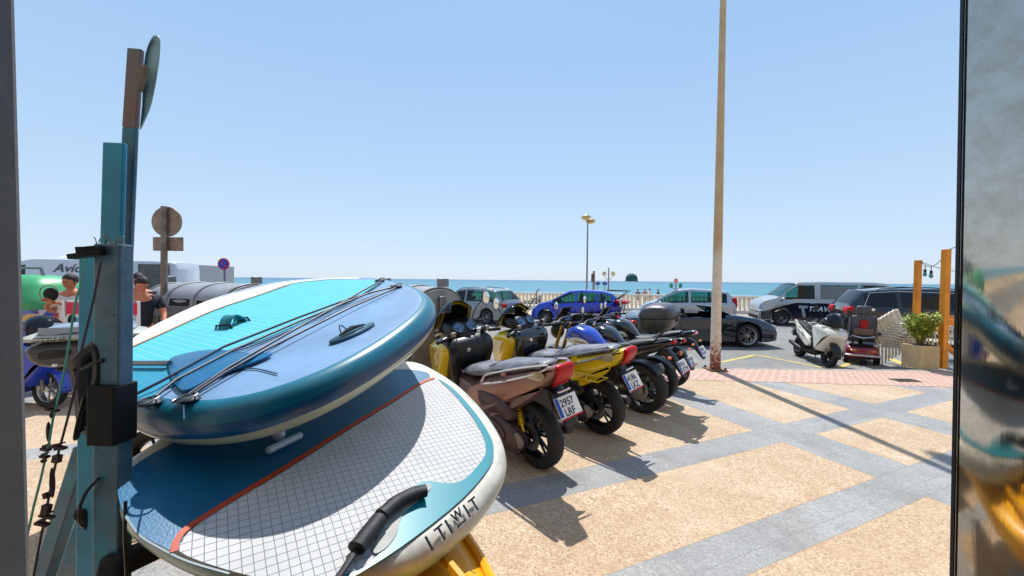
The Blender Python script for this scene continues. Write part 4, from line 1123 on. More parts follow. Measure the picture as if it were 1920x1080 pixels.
def motorcycle(label, loc, rz, cfg, group=None, lean=R(-6), sc=1.0):
    c = dict(tank=BLUEPT, tank2=WHITEPT, tail=DARKP, seat=SEATM, rim=DARKALLOY, ns=10, screen=True, plate=('7041', 'LDN'), topcase=False, RW=.315, tape=None, fairing=False, high=0.0, wide=.17)
    c.update(cfg)
    t = thing('motorcycle', label, 'motorcycle', loc, rz, group, lean); t.scale = (sc, sc, sc)
    RW = c['RW']; WB = 1.45
    bikewheel(t, 0, RW, RW, c['wide'], c['rim'], c['ns'], pinkline=c['tape'], rimr=.72)
    bikewheel(t, WB, RW, RW, .12, c['rim'], c['ns'], rimr=.74, pinkline=c['tape'])
    # swingarm
    for s in (-1, 1):
        mb = MB(); mb.puff([(-.06, RW - .035), (-.06, RW + .03), (.2, RW + .06), (.52, .42), (.54, .34), (.2, RW - .03)], .018, y0=s * .12, inset=.008); mb.build('swingarm', ENGS if s > 0 else BLACK, t, smooth=50)
    mb = MB(); mb.lathe([(0, .14), (.05, .14), (.085, .132), (.085, .122)], (0, 0, RW), 'y', 24); mb.build('final_drive', ENGS, t, smooth=40)
    mb = MB(); mb.puff([(.42, .28), (.40, .52), (.58, .66), (.95, .66), (1.08, .52), (1.04, .30), (.8, .22)], .15, inset=.05); en = mb.build('engine', ENG, t, smooth=50)
    for k in range(5):
        mb = MB(); mb.box((.86, 0, .46 + .035 * k), (.26, .27, .012), (0, R(-14), 0)); mb.build('cooling_fin', ENGS, en, smooth=0)
    mb = MB(); mb.lathe([(0, .165), (.07, .165), (.085, .155), (.085, .14)], (.62, 0, .40), 'y', 24); mb.build('clutch_cover', ENGS, en, smooth=40)
    mb = MB(); mb.tube([(1.02, .05, .5), (1.12, .06, .36), (.95, .06, .22), (.5, -.10, .22), (.2, -.16, .36), (-.18, -.19, .56)], [.02, .02, .02, .025, .05, .055], 12); mb.build('exhaust', ENGS, t)
    # frame
    for s in (-1, 1):
        mb = MB(); mb.tube([(.45, s * .10, .42), (.52, s * .12, .72), (1.05, s * .08, .86)], .018, 8); mb.build('frame_tube', BLACK, t)
        mb = MB(); mb.tube([(.5, s * .10, .62), (-.10, s * .08, .82)], .013, 8); mb.build('subframe', BLACK, t)
    # tank
    tw = strutwf(.45, .80, .55, 1.0)
    mb = MB(); mb.puff([(.50, .78), (.56, .84), (.72, .98 + c['high']), (.92, 1.03 + c['high']), (1.06, .97), (1.12, .84), (1.0, .76), (.7, .74)], .17, wf=tw, inset=.08, sm=3); tk = mb.build('fuel_tank', c['tank'], t, smooth=60)
    mb = MB(); mb.puff([(.62, .80), (.74, .90), (.96, .90), (1.06, .84), (1.02, .78), (.74, .765)], .174, wf=tw, inset=.03, sm=3); mb.build('tank_panel', c['tank2'], tk, smooth=60)
    mb = MB(); mb.lathe([(0, 0), (.028, 0), (.03, -.008)], (.86, 0, 1.045 + c['high']), 'z', 16); mb.build('filler_cap', CHROME, tk)
    # seat and tail
    tp = strutwf(-.45, .3, .40, 1.0)
    mb = MB(); mb.puff([(.60, .80), (.40, .82), (.24, .84), (.14, .90), (-.10, .955), (-.22, .97), (-.20, .92), (.1, .82), (.45, .74)], .14, wf=tp, inset=.035); mb.build('seat', c['seat'], t, smooth=60)
    mb = MB(); mb.puff([(.55, .70), (.30, .78), (-.05, .88), (-.30, .975), (-.44, 1.00), (-.40, .92), (-.20, .82), (.1, .68), (.4, .62)], .145, wf=tp, inset=.03); mb.build('tail_body', c['tail'], t, smooth=50)
    mb = MB(); mb.ell((-.42, 0, .955), (.035, .055, .024), 14, 8); mb.build('tail_light', c.get('lens', REDL), t)
    mb = MB(); mb.puff([(-.28, .86), (-.40, .84), (-.56, .56), (-.53, .55), (-.38, .74), (-.26, .80)], .05, inset=.01); mb.build('plate_arm', BLACK, t, smooth=50)
    plate(t, (-.525, 0, .68), R(30), *c['plate'], w=.21, h=.15, red=c.get('red', True))
    for s in (-1, 1):
        mb = MB(); mb.tube([(-.42, 0, .80), (-.43, s * .13, .80)], .006, 6); i_ = mb.build('indicator', BLACK, t)
        mb = MB(); mb.ell((-.435, s * .15, .80), (.022, .03, .018), 12, 8); mb.build('indicator_lens', c.get('lens2', ORANGEL), i_)
    # rear hugger
    g2 = []
    for i in range(9):
        a = R(50 + 90 * i / 8)
        g2.append([((RW + .022) * cos(a), v * .09, RW + (RW + .022) * sin(a)) for v in (-1, -.5, 0, .5, 1)])
    mb = MB(); mb.sheet(g2); mb.build('rear_fender', BLACK, t, smooth=180, solid=.006)
    g2 = []
    for i in range(11):
        a = R(10 + 130 * i / 10)
        g2.append([(WB + (RW + .025) * cos(a), v * .07, RW + (RW + .025) * sin(a)) for v in (-1, -.5, 0, .5, 1)])
    mb = MB(); mb.sheet(g2); mb.build('front_fender', c['tail'], t, smooth=180, solid=.006)
    for s in (-1, 1):
        mb = MB(); mb.tube([(WB, s * .10, RW), (1.30, s * .10, .68), (1.16, s * .10, 1.02)], [.028, .028, .022], 12); mb.build('fork', mat('gold fork', (170, 140, 80), .3, .8), t)
    mb = MB(); mb.ell((1.34, 0, .90), (.10, .11, .12), 16, 10); mb.build('headlight_shell', BLACK, t)
    mb = MB(); mb.ell((1.385, 0, .90), (.07, .09, .10), 16, 10); mb.build('headlight', CLEARL, t)
    mb = MB(); mb.box((1.16, 0, 1.10), (.03, .16, .10), (0, R(40), 0)); mb.build('instrument', BLACK, t, bevel=.012)
    mb = MB(); mb.box((1.143, 0, 1.113), (.004, .13, .07), (0, R(40), 0)); mb.build('display', GREENISH, t)
    handlebar(t, 1.12, 1.10, .38, .10, .04)
    for s in (-1, 1): mirror(t, (1.08, s * .26, 1.12), (1.06, s * .33, 1.34), s, (.045, .012, .065))
    if c['screen']:
        g_ = []
        for i in range(7):
            u = i / 6; x = 1.40 - .20 * u; z = 1.0 + .26 * u
            g_.append([(x - .07 * abs(v) ** 2, v * (.14 - .03 * u), z) for v in [k / 4 - 1 for k in range(9)]])
        mb = MB(); mb.sheet(g_); mb.build('windscreen', SCREEN, t, smooth=180, solid=.004)
    if c['fairing']:
        mb = MB(); mb.puff([(.80, .60), (.90, .98), (1.16, 1.04), (1.40, 1.0), (1.44, .84), (1.24, .62), (1.0, .50)], .19, wf=strutwf(1.1, 1.5, 1, .5), inset=.06); mb.build('fairing', c['tail'], t, smooth=60)
    mb = MB(); mb.tube([(.48, .12, .26), (.42, .30, .015), (.40, .32, .012)], .010, 8); mb.build('side_stand', BLACK, t)
    return t
b3 = motorcycle('dark motorcycle with blue and white tank, parked right behind the yellow sport scooter', wheelpos(1205, 771), R(133), dict(plate=('0763', 'KTW'), wide=.19), sc=1.06)
b4 = motorcycle('black motorcycle half hidden between the blue tank motorcycle and the pink rimmed one', wheelpos(1232, 748), R(133), dict(tank=GLOSSK, tank2=DARKP, tail=DARKP, high=.03, plate=('9328', 'LBS'), ns=6), sc=.98)
PINKL = mat('pink lens', (240, 130, 160), .2, coat=1.)
b5 = motorcycle('black motorcycle with pale pink wheel rims, last and farthest of the parked row', wheelpos(1257, 724), R(134), dict(tank=GLOSSK, tank2=WHITEPT, tail=GLOSSK, high=.05, fairing=True, rim=mat('pale pink rim', (236, 190, 200), .3, .3), tape=mat('pink tape', (238, 120, 150), .4), ns=5, plate=('5504', 'KVH'), lens=PINKL, wide=.14, red=False), sc=1.0)
# top case carried behind the seat of the third motorcycle
tcx = thing('top_case', 'dark grey top case with red reflector carried high above the motorcycle tails', 'top case', (0, 0, 0))
tp_ = at(1237, 617, 5.2); tcx.location = tp_; tcx.rotation_euler = (R(-5), R(4), R(140))
TCG = mat('dark grey case plastic', (66, 68, 74), 0.35, coat=.2, var=.15, vs=5)
mb = MB(); mb.puff([(-.12, -.02), (-.21, .05), (-.25, .17), (-.255, .25), (-.20, .335), (-.05, .365), (.14, .345), (.215, .26), (.22, .15), (.20, .04), (.13, -.02)], .26, wf=strutwf(-.25, .2, .94, 1), inset=.05, sm=2); mb.build('case_shell', TCG, tcx, smooth=60)
mb = MB(); mb.tube([(-.258, -.2, .175), (-.262, 0, .175), (-.258, .2, .175), (-.18, .262, .178), (0, .266, .18), (.16, .262, .182)], .006, 6); mb.build('lid_seam', BLACKM, tcx)
for s in (-1, 1):
    mb = MB(); mb.ell((-.205, s * .135, .232), (.035, .07, .035), 14, 10, rot=(0, R(-25), s * R(-25))); mb.build('reflector', mat('red reflector', (222, 24, 60), .2, coat=1.), tcx)
mb = MB(); mb.box((-.245, 0, .13), (.012, .09, .05)); mb.build('latch', BLACK, tcx, bevel=.004)
for s in (-1, 1):
    mb = MB(); mb.tube([(-.10, s * .10, .01), (.02, s * .09, -.10), (.20, s * .08, -.16)], .009, 8); mb.build('case_rack', STEEL, tcx)
mb = MB(); mb.box((.02, 0, -.012), (.28, .2, .02)); mb.build('base_plate', BLACK, tcx, bevel=.005)

# ---- scooters standing in the bay at the right
b6 = maxi_scooter('cream white scooter with black windscreen standing in the yellow marked bay', gp(1490, 668, ROAD_Z), 0, dict(tail=WHITEPT, low=BLACK, front=WHITEPT, trim=WHITEPT, engine=BLACK, leg=BLACK, logo='', seat=BLACKM, fender=BLACK, ws=.72, plate=('6612', 'JPM')), sc=.93, lean=R(-9))
pa = gp(1490, 669, ROAD_Z); pb_ = gp(1551, 688, ROAD_Z)
b6.rotation_euler[2] = atan2(pb_.y - pa.y, pb_.x - pa.x); dd = (pb_ - pa).normalized()
b6.rotation_euler[2] -= R(9); dd = Vector((cos(b6.rotation_euler[2]), sin(b6.rotation_euler[2]), 0))
b6.location = (pb_.x - dd.x * 1.42 * .93, pb_.y - dd.y * 1.42 * .93, ROAD_Z)

# ---- blue moped at the far left, only its front wheel and shield show
b7 = maxi_scooter('bright blue scooter at the left edge, its front wheel beside the door jamb', gp(92, 766), R(-8), dict(tail=BLUEPT, low=BLUEPT, front=BLUEPT, fender=BLUEPT, rim=ALLOY, ns=7, logo='', leg=BLUEPT, plate=('3390', 'HHK')), sc=.84, lean=R(-4), wheels=.29)
p = gp(92, 764); b7.location = (p.x - cos(R(-8)) * 1.42 * .84, p.y - sin(R(-8)) * 1.42 * .84, 0)
# ============================================================ CARS
def lerp(pts, x):
    if x <= pts[0][0]: return pts[0][1]
    for (a, b), (c, d) in zip(pts, pts[1:]):
        if x <= c:
            t = (x - a) / (c - a) if c > a else 0
            return b + (d - b) * t
    return pts[-1][1]
def smoothlerp(pts, x):
    if x <= pts[0][0]: return pts[0][1]
    for (a, b), (c, d) in zip(pts, pts[1:]):
        if x <= c:
            t = (x - a) / (c - a); return b + (d - b) * t
    return pts[-1][1]
def car(label, loc, rz, cf, name='parked_car', cat='car', group='cars parked along the sea front', sc=1.0):
    """local x forward; cf: L W H, axle x positions, wheel radius, top / belt profiles, side glass spans, windscreen and rear glass spans"""
    L, W = cf['L'], cf['W']; ax = cf['axles']; RW = cf['RW']; gc = cf.get('gc', .20)
    t = thing(name, label, cat, loc, rz, group); t.scale = (sc,) * 3
    top = cf['top']; belt = cf['belt']
    xs = set([-L / 2, L / 2])
    x = -L / 2
    while x < L / 2: xs.add(round(x, 3)); x += .16
    for a in ax:
        for k in range(-8, 9): xs.add(round(a + (RW + .045) * sin(k / 8 * pi / 2) , 4))
    sg = cf.get('side', []); ws = cf.get('wind'); rg = cf.get('rear')
    for s in sg: xs.update([s[0], s[1]])
    for g_ in (ws, rg):
        if g_: xs.update([g_[0], g_[1]])
    for p in top: xs.add(p[0])
    for e in (.03, .08, .15): xs.update([L / 2 - e, -L / 2 + e])
    xs = sorted(q for q in xs if -L / 2 <= q <= L / 2)
    xs = [q for i, q in enumerate(xs) if i == 0 or q - xs[i - 1] > .004]
    nose = cf.get('nose', .10)
    def sect(x):
        u = abs(x) / (L / 2)
        w = W / 2 * (1 - .10 * u ** 6 - .10 * max(0, (u - .93) / .07) ** 2)
        tz = lerp(top, x); bz = min(lerp(belt, x), tz - .02)
        zb = gc + .06 * max(0, (u - .9) / .1)
        for a in ax:
            d = abs(x - a)
            if d < RW + .045: zb = max(zb, RW + sqrt(max(0, (RW + .045) ** 2 - d * d)))
        zb = min(zb, bz - .06)
        g = tz - bz
        k = min(1, g / .5)
        wt = w * (cf.get('tumble0', .93) - cf.get('tumble', .17) * k)
        cr = .045 if g > .3 else .03
        e = .04 * max(0, (u - .93) / .07)
        tz -= e
        r = [(0, zb + .02), (w * .9, zb), (w * .985, zb + .03), (w * 1.0, zb + .55 * (bz - zb)), (w * .99, zb + .88 * (bz - zb)), (w * .955, bz),
             (w * .955 + (wt - w * .955) * .10, bz + .10 * g), (w * .955 + (wt - w * .955) * .86, bz + .86 * g), (wt, tz - .008), (wt * .9, tz + cr * .45), (wt * .5, tz + cr * .85), (0, tz + cr)]
        return [Vector((x, y, z)) for y, z in r]
    S = [sect(x) for x in xs]; nr = len(S[0])
    body = MB(); glass = {}
    def face(q, key):
        if key is None: body.add(q, [tuple(range(len(q)))])
        else: glass.setdefault(key, MB()).add(q, [tuple(range(len(q)))])
    trimm = MB()
    for i in range(len(xs) - 1):
        xm = (xs[i] + xs[i + 1]) / 2
        for s in (1, -1):
            def P(a, b): v = S[a][b]; return Vector((v.x, v.y * s, v.z))
            for r in range(nr - 1):
                key = None
                q = [P(i, r), P(i + 1, r), P(i + 1, r + 1), P(i, r + 1)]
                if r == 6:
                    for n_, sp in enumerate(sg):
                        if sp[0] < xm < sp[1]: key = ('window', n_, s)
                if r >= 8 and ws and ws[0] < xm < ws[1]: key = ('windscreen', 0, 0)
                if r >= 8 and rg and rg[0] < xm < rg[1]: key = ('rear_window', 0, 0)
                if cf.get('open') and r >= 6 and cf['open'][0] < xm < cf['open'][1]: continue
                lowz = (P(i, r).z + P(i, r + 1).z) / 2
                if key is None and r <= 1 and cf.get('sill'): trimm.add(q, [(0, 1, 2, 3)]); continue
                face(q, key)
    for idx in (0, -1):
        c = S[idx]; ring = [Vector((v.x, v.y, v.z)) for v in c] + [Vector((v.x, -v.y, v.z)) for v in reversed(c[1:-1])]
        body.add(ring, [tuple(range(len(ring)))])
    b = body.build('body', cf['paint'], t, smooth=38)
    if trimm.v: trimm.build('sill', BLACKM, t, smooth=38)
    for (nm, n_, s), g_ in glass.items():
        g_.build(nm, cf.get('glass', GLASS), t, smooth=60)
    # cabin
    if not cf.get('nocabin'):
        for (sx, sy) in cf.get('seats', [(.15, .36), (.15, -.36), (-.75, .36), (-.75, -.36)]):
            mb = MB(); zz = cf.get('sz', .55)
            mb.puff([(sx - .28, zz - .25), (sx - .22, zz + .02), (sx + .1, zz + .02), (sx + .3, zz), (sx + .3, zz - .2)], .22, y0=sy, inset=.03)
            st = mb.build('seat', BLACKM, t, smooth=60)
            mb = MB(); mb.puff([(sx - .30, zz - .05), (sx - .42, zz + .48), (sx - .30, zz + .52), (sx - .16, zz)], .21, y0=sy, inset=.03); mb.build('backrest', BLACKM, st, smooth=60)
            mb = MB(); mb.puff([(sx - .44, zz + .52), (sx - .46, zz + .68), (sx - .36, zz + .69), (sx - .34, zz + .52)], .11, y0=sy, inset=.02); mb.build('headrest', BLACKM, st, smooth=60)
        mb = MB(); mb.box((cf.get('dash', .85), 0, cf.get('sz', .55) + .2), (.5, W * .8, .22)); mb.build('dashboard', BLACKM, t, bevel=.04)
        mb = MB(); mb.box((0, 0, gc + .12), (L * .8, W * .86, .05)); mb.build('cabin_floor', BLACKM, t, smooth=0)
    # wheels
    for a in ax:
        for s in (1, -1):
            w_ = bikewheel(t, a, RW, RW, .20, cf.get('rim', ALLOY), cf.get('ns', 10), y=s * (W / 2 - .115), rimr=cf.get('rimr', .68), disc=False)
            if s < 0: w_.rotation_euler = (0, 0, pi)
            mb = MB(); mb.lathe([(0, -.04), (RW * .6, -.04), (RW * .6, -.05)], (0, 0, 0), 'y', 28); mb.build('wheel_shade_disc', mat('wheel shadow disc', (40, 40, 44), .5, .4), w_)  # dark disc standing in for the shade behind the spokes
    def side_pt(x, z):
        c = sect(x)
        for r in range(1, nr - 1):
            if c[r].z <= z <= c[r + 1].z:
                k = (z - c[r].z) / max(1e-6, c[r + 1].z - c[r].z); return c[r].y + (c[r + 1].y - c[r].y) * k
        return c[3].y
    # door seams and handles
    for x in cf.get('seams', []):
        for s in (1, -1):
            z0 = gc + .14; z1 = lerp(belt, x) - .01
            mb = MB(); mb.tube([(x + cf.get('rake', 0) * k, s * (side_pt(x, z0 + (z1 - z0) * k) + .001), z0 + (z1 - z0) * k) for k in (0, .25, .5, .75, 1)], .006, 5); mb.build('door_seam', INK, t)
    for x in cf.get('handles', []):
        for s in (1, -1):
            z = lerp(belt, x) - .12
            mb = MB(); mb.box((x, s * (side_pt(x, z) + .014), z), (.17, .024, .03)); mb.build('door_handle', cf.get('hmat', cf['paint']), t, bevel=.008)
    # lamps
    zt = cf.get('tlz', .80); zh = cf.get('hlz', .66)
    for s in (1, -1):
        xr_ = -L / 2
        mb = MB(); hw = cf.get('tlw', .11); hh_ = cf.get('tlh', .09)
        mb.puff([(xr_ - .025, zt - hh_), (xr_ - .02, zt + hh_), (xr_ + .16, zt + hh_ * 1.2), (xr_ + .22, zt + hh_ * .3), (xr_ + .10, zt - hh_)], hw, y0=s * (side_pt(xr_ + .1, zt) - hw * .92), inset=.02); mb.build('tail_light', REDL, t, smooth=60)
        xf_ = L / 2
        mb = MB(); mb.puff([(xf_ + .005, zh - .05), (xf_ - .01, zh + .03), (xf_ - .40, zh + .14), (xf_ - .30, zh + .0)], .14, y0=s * (side_pt(xf_ - .1, zh) - .12), inset=.02); mb.build('headlight', CLEARL, t, smooth=60)
        if ws:
            xm_ = ws[1] - .12 if not cf.get('mirx') else cf['mirx']
            zb_ = lerp(belt, xm_) + .08
            mb = MB(); mb.ell((xm_, s * (W / 2 + .10), zb_), (.06, .11, .075), 14, 9); mm_ = mb.build('door_mirror', cf['paint'], t)
            mb = MB(); mb.beam((xm_, s * (W / 2 - .08), zb_ - .05), (xm_, s * (W / 2 + .06), zb_ - .02), .04, .04); mb.build('mirror_arm', BLACK, mm_)
    # bumpers and plates
    mb = MB(); mb.box((-L / 2 - .012, 0, gc + .16), (.05, W * .74, .14)); mb.build('rear_bumper', cf.get('bump', BLACKM), t, bevel=.02)
    mb = MB(); mb.box((L / 2 + .008, 0, gc + .14), (.05, W * .70, .16)); mb.build('front_bumper', cf.get('bump', BLACKM), t, bevel=.02)
    zp = cf.get('plz', .78)
    mb = MB(); mb.box((-L / 2 - .02, 0, zp), (.012, .50, .11)); p_ = mb.build('number_plate', WHITEP, t, smooth=0)
    mb = MB(); mb.box((-L / 2 - .028, .225, zp), (.006, .045, .10)); mb.build('country_strip', BLUEP, p_, smooth=0)
    # roof rails
    if cf.get('rails'):
        for s in (1, -1):
            x0, x1 = cf['rails']; c0 = sect(x0)[8]
            mb = MB(); mb.tube([(x0, s * (sect(x0)[8].y - .03), lerp(top, x0) + .0)] + [(x0 + (x1 - x0) * k, s * (sect(x0 + (x1 - x0) * k)[8].y - .02), lerp(top, x0 + (x1 - x0) * k) + .05) for k in (.06, .3, .6, .94)] + [(x1, s * (sect(x1)[8].y - .03), lerp(top, x1))], .014, 8); mb.build('roof_rail', cf.get('railm', BLACK), t)
    return t, sect, side_pt
GREYP = mat('silver grey paint', (142, 144, 146), 0.25, 0.45, coat=1.0, var=.06, vs=1)
SILV = mat('pale silver paint', (176, 180, 184), 0.25, 0.45, coat=1.0, var=.06, vs=1)
NAVY = mat('navy paint', (16, 24, 44), 0.2, 0.2, coat=1.0, var=.1, vs=2)
BLKP = mat('black car paint', (12, 15, 24), 0.14, 0.2, coat=1.0, var=.1, vs=2)
BLUC = mat('bright blue car paint', (16, 58, 196), 0.2, 0.25, coat=1.0, var=.06, vs=2)
def ycar(px, py, z=ROAD_Z): return gp(px, py, z)
# silver grey estate
p = ycar(905, 606)
c_ = dict(L=4.55, W=1.80, axles=(-1.38, 1.36), RW=.34, paint=GREYP, gc=.2,
  top=[(-2.27, .98), (-2.20, 1.10), (-1.75, 1.50), (-1.2, 1.58), (-.2, 1.62), (.45, 1.56), (1.25, 1.04), (1.9, .90), (2.22, .72), (2.27, .62)],
  belt=[(-2.27, .95), (-1.2, .99), (.9, .90), (1.3, .88), (2.27, .55)], side=[(-1.78, -1.15), (-1.05, -.15), (-.05, 1.02)], wind=(.48, 1.2), rear=(-2.18, -1.78), seams=(-1.1, -.1, .95), handles=(-.85, .15), rails=(-1.6, .35), tlz=.88, tlh=.09, tlw=.16)
car('silver grey estate car parked facing left, beside the grey waste container', (p.x - .45, p.y + .9, ROAD_Z), R(180 - 33), c_, sc=.94)
# blue hatchback
p = ycar(1082, 611)
c_ = dict(L=3.75, W=1.66, axles=(-1.22, 1.20), RW=.30, paint=BLUC, gc=.17,
  top=[(-1.87, .92), (-1.80, 1.12), (-1.55, 1.36), (-1.1, 1.46), (-.3, 1.49), (.20, 1.44), (1.05, 1.00), (1.55, .86), (1.82, .66), (1.87, .56)],
  belt=[(-1.87, .92), (-1.3, .98), (.8, .86), (1.1, .84), (1.87, .5)], side=[(-1.52, -1.02), (-.94, -.14), (-.06, .86)], wind=(.33, 1.02), rear=(-1.78, -1.58), seams=(-.98, -.1, .86), handles=(-.72, .12), tlz=1.0, tlh=.12, tlw=.07)
car('bright blue hatchback parked on the far side in front of the white balustrade', (p.x + .1, p.y + .75, ROAD_Z), R(180 - 20), c_)
# pale silver minivan
p = ycar(1300, 608)
c_ = dict(L=4.20, W=1.74, axles=(-1.30, 1.30), RW=.31, paint=SILV, gc=.18,
  top=[(-2.10, .98), (-2.02, 1.20), (-1.76, 1.52), (-1.3, 1.60), (-.2, 1.65), (.30, 1.60), (1.30, 1.06), (1.75, .90), (2.05, .70), (2.10, .6)],
  belt=[(-2.10, 1.0), (-1.3, 1.0), (.8, .93), (1.35, .90), (2.10, .56)], side=[(-1.70, -1.22), (-1.12, -.22), (-.12, 1.08)], wind=(.33, 1.24), rear=(-2.0, -1.74), seams=(-1.18, -.17, 1.0), handles=(-.90, .02), tlz=1.05, tlh=.22, tlw=.06)
car('pale silver minivan parked facing left behind the tall rusty lamp post', (p.x - .15, p.y + .6, ROAD_Z), R(180 - 20), c_, sc=.95)
# van with travel lettering
p = ycar(1540, 614)
VAN = mat('van silver paint', (178, 180, 182), 0.28, 0.4, coat=1., var=.05, vs=1)
c_ = dict(L=4.95, W=1.90, axles=(-1.45, 1.60), RW=.34, paint=VAN, gc=.2, tumble=.10, tumble0=.96,
  top=[(-2.47, 1.80), (-2.40, 1.94), (-1.9, 1.99), (0, 2.0), (.98, 1.96), (1.78, 1.27), (2.24, 1.12), (2.43, .94), (2.47, .62)],
  belt=[(-2.47, 1.20), (1.6, 1.14), (1.9, 1.08), (2.47, .6)], side=[(-2.25, -1.35), (-1.25, .12), (.34, 1.46)], wind=(1.05, 1.72), rear=None, seams=(-.6, .22, 1.42), handles=(.45,), tlz=1.1, tlh=.25, tlw=.04, dash=1.3, seats=[(.75, .42), (.75, -.42)], sz=.85, ns=9)
t, sect, sp_ = car('silver and navy camper van with white travel lettering parked facing left', (p.x + .45, p.y + .97, ROAD_Z), R(180 - 17), c_, name='camper_van', cat='van', sc=.97)
# navy lower wrap on both sides, opaque side panels
for s in (1, -1):
    mb = MB(); X = [-2.40, -2.2, -1.9] + [-.95 + .15 * k for k in range(13)] + [0.95, 1.05]
    segs = [(-2.38, -1.86), (-1.04, 1.18), (2.02, 2.36)]
    g_ = []
    def wrap_top(x): return 1.06 if x < 1.1 else max(.62, 1.06 - .35 * (x - 1.1))
    for a_, b_ in ((-2.40, -1.86), (-1.05, 1.20), (2.01, 2.40)):
        rows = []
        for k in range(13):
            x = a_ + (b_ - a_) * k / 12
            rows.append([(x, s * (sp_(x, z) + .006), z) for z in [.26 + (wrap_top(x) - .26) * j / 6 for j in range(7)]])
        mb.sheet(rows)
    for a_ in (-1.45, 1.60):
        rows = []
        for k in range(13):
            x = a_ - .42 + .84 * k / 12; lo_ = .34 + sqrt(max(0, .40 ** 2 - (x - a_) ** 2)) + .01 if abs(x - a_) < .40 else .30
            rows.append([(x, s * (sp_(x, z) + .006), z) for z in [lo_ + (wrap_top(x) - lo_) * j / 4 for j in range(5)]])
        mb.sheet(rows)
    mb.build('navy_wrap', NAVY, t, smooth=60, fix=False)
    mb = MB(); rows = []
    for k in range(5):
        x = -1.24 + 1.35 * k / 4
        rows.append([(x, s * (sp_(x, z) + .005), z) for z in (1.24, 1.5, 1.82)])
    mb.sheet(rows); mb.build('blanked_window', mat('grey window film', (112, 114, 112), .3, coat=.5), t, smooth=60, fix=False)
WHT = mat('white lettering', (225, 225, 228), .5)
yy = sp_(0, .7) + .012
f = frame((.62, yy, .70), (-1, 0, 0), None, (0, 1, 0))
text_mesh('lettering', 'TRAVENSO', .30, WHT, f, t, .002, shear=.25, bold=.006)
mb = MB(); mb.box((.80, yy, .88), (.34, .006, .12)); mb.box((.78, yy, .62), (.12, .006, .42), (0, R(10), 0)); mb.build('logo', mat('grey logo', (150, 160, 165), .5), t, smooth=0)
# black off-roader
p = ycar(1590, 646)
c_ = dict(L=4.85, W=1.93, axles=(-1.42, 1.50), RW=.37, paint=BLKP, gc=.24, glass=GLASSD,
  top=[(-2.42, 1.0), (-2.36, 1.20), (-1.95, 1.64), (-1.3, 1.72), (-.2, 1.75), (.55, 1.66), (1.30, 1.18), (2.0, 1.06), (2.36, .88), (2.42, .7)],
  belt=[(-2.42, 1.06), (-1.3, 1.10), (.9, 1.02), (1.4, 1.0), (2.42, .66)], side=[(-2.0, -1.22), (-1.12, -.12), (-.02, 1.08)], wind=(.58, 1.24), rear=(-2.34, -1.97), seams=(-1.17, -.07, 1.0), handles=(-.85, .2), rails=(-1.7, .4), tlz=1.02, tlh=.12, tlw=.22, sz=.65, sill=True, hmat=STEEL)
t, sect, sp_ = car('glossy black off-road car parked just behind the wine red mobility scooter', (p.x + 1.42 + 1.7, p.y + .45, ROAD_Z), R(-24), c_, group=None)
mb = MB(); mb.tube([(-2.02, -(sp_(-2.0, 1.1) - .0), 1.17), (-1.86, -(sp_(-1.86, 1.55) + .012), 1.60), (-1.2, -(sp_(-1.2, 1.6) + .012), 1.66), (.4, -(sp_(.4, 1.6) + .012), 1.62), (1.1, -(sp_(1.1, 1.15) + .012), 1.17)], .010, 6); mb.build('chrome_strip', CHROME, t)
mb = MB(); mb.box((-2.45, 0, .42), (.06, 1.1, .14)); mb.build('skid_plate', SILV, t, bevel=.01)
# low dark open sports car in the near lane
p = ycar(1404, 652)
c_ = dict(L=4.30, W=1.80, axles=(-1.26, 1.22), RW=.34, paint=mat('midnight blue paint', (22, 34, 52), .16, .3, coat=1., var=.15, vs=2), gc=.15, rim=mat('machined rim', (205, 200, 200), .3, .6), ns=10,
  top=[(-2.15, .80), (-1.6, .92), (-1.0, .93), (.55, .92), (.9, .92), (1.5, .84), (2.0, .68), (2.15, .52)],
  belt=[(-2.15, .74), (-1.0, .86), (.6, .84), (1.2, .80), (2.15, .46)], open=(-.85, .62), seams=(-.75, .72), handles=(-.5,), tlz=.70, tlh=.05, tlw=.2, hlz=.60, sz=.42, dash=.55, seats=[(-.1, .36), (-.1, -.36)], rimr=.76)
t, sect, sp_ = car('low midnight blue open-top sports car passing behind the lamp post', (p.x - 1.22, p.y + .9, ROAD_Z), R(-1), c_, name='sports_car', group=None)
g_ = []
for i in range(6):
    u = i / 5
    g_.append([(.98 - .46 * u - .14 * v * v, v * (.76 - .14 * u), .90 + .24 * u) for v in [k / 5 - 1 for k in range(11)]])
mb = MB(); mb.sheet(g_); mb.build('windscreen', GLASS, t, smooth=180, solid=.006)
mb = MB(); mb.tube([g_[i][0] for i in range(6)] + g_[5][1:] + [g_[i][10] for i in range(4, -1, -1)], .014, 8); mb.build('windscreen_frame', GREYP, t)
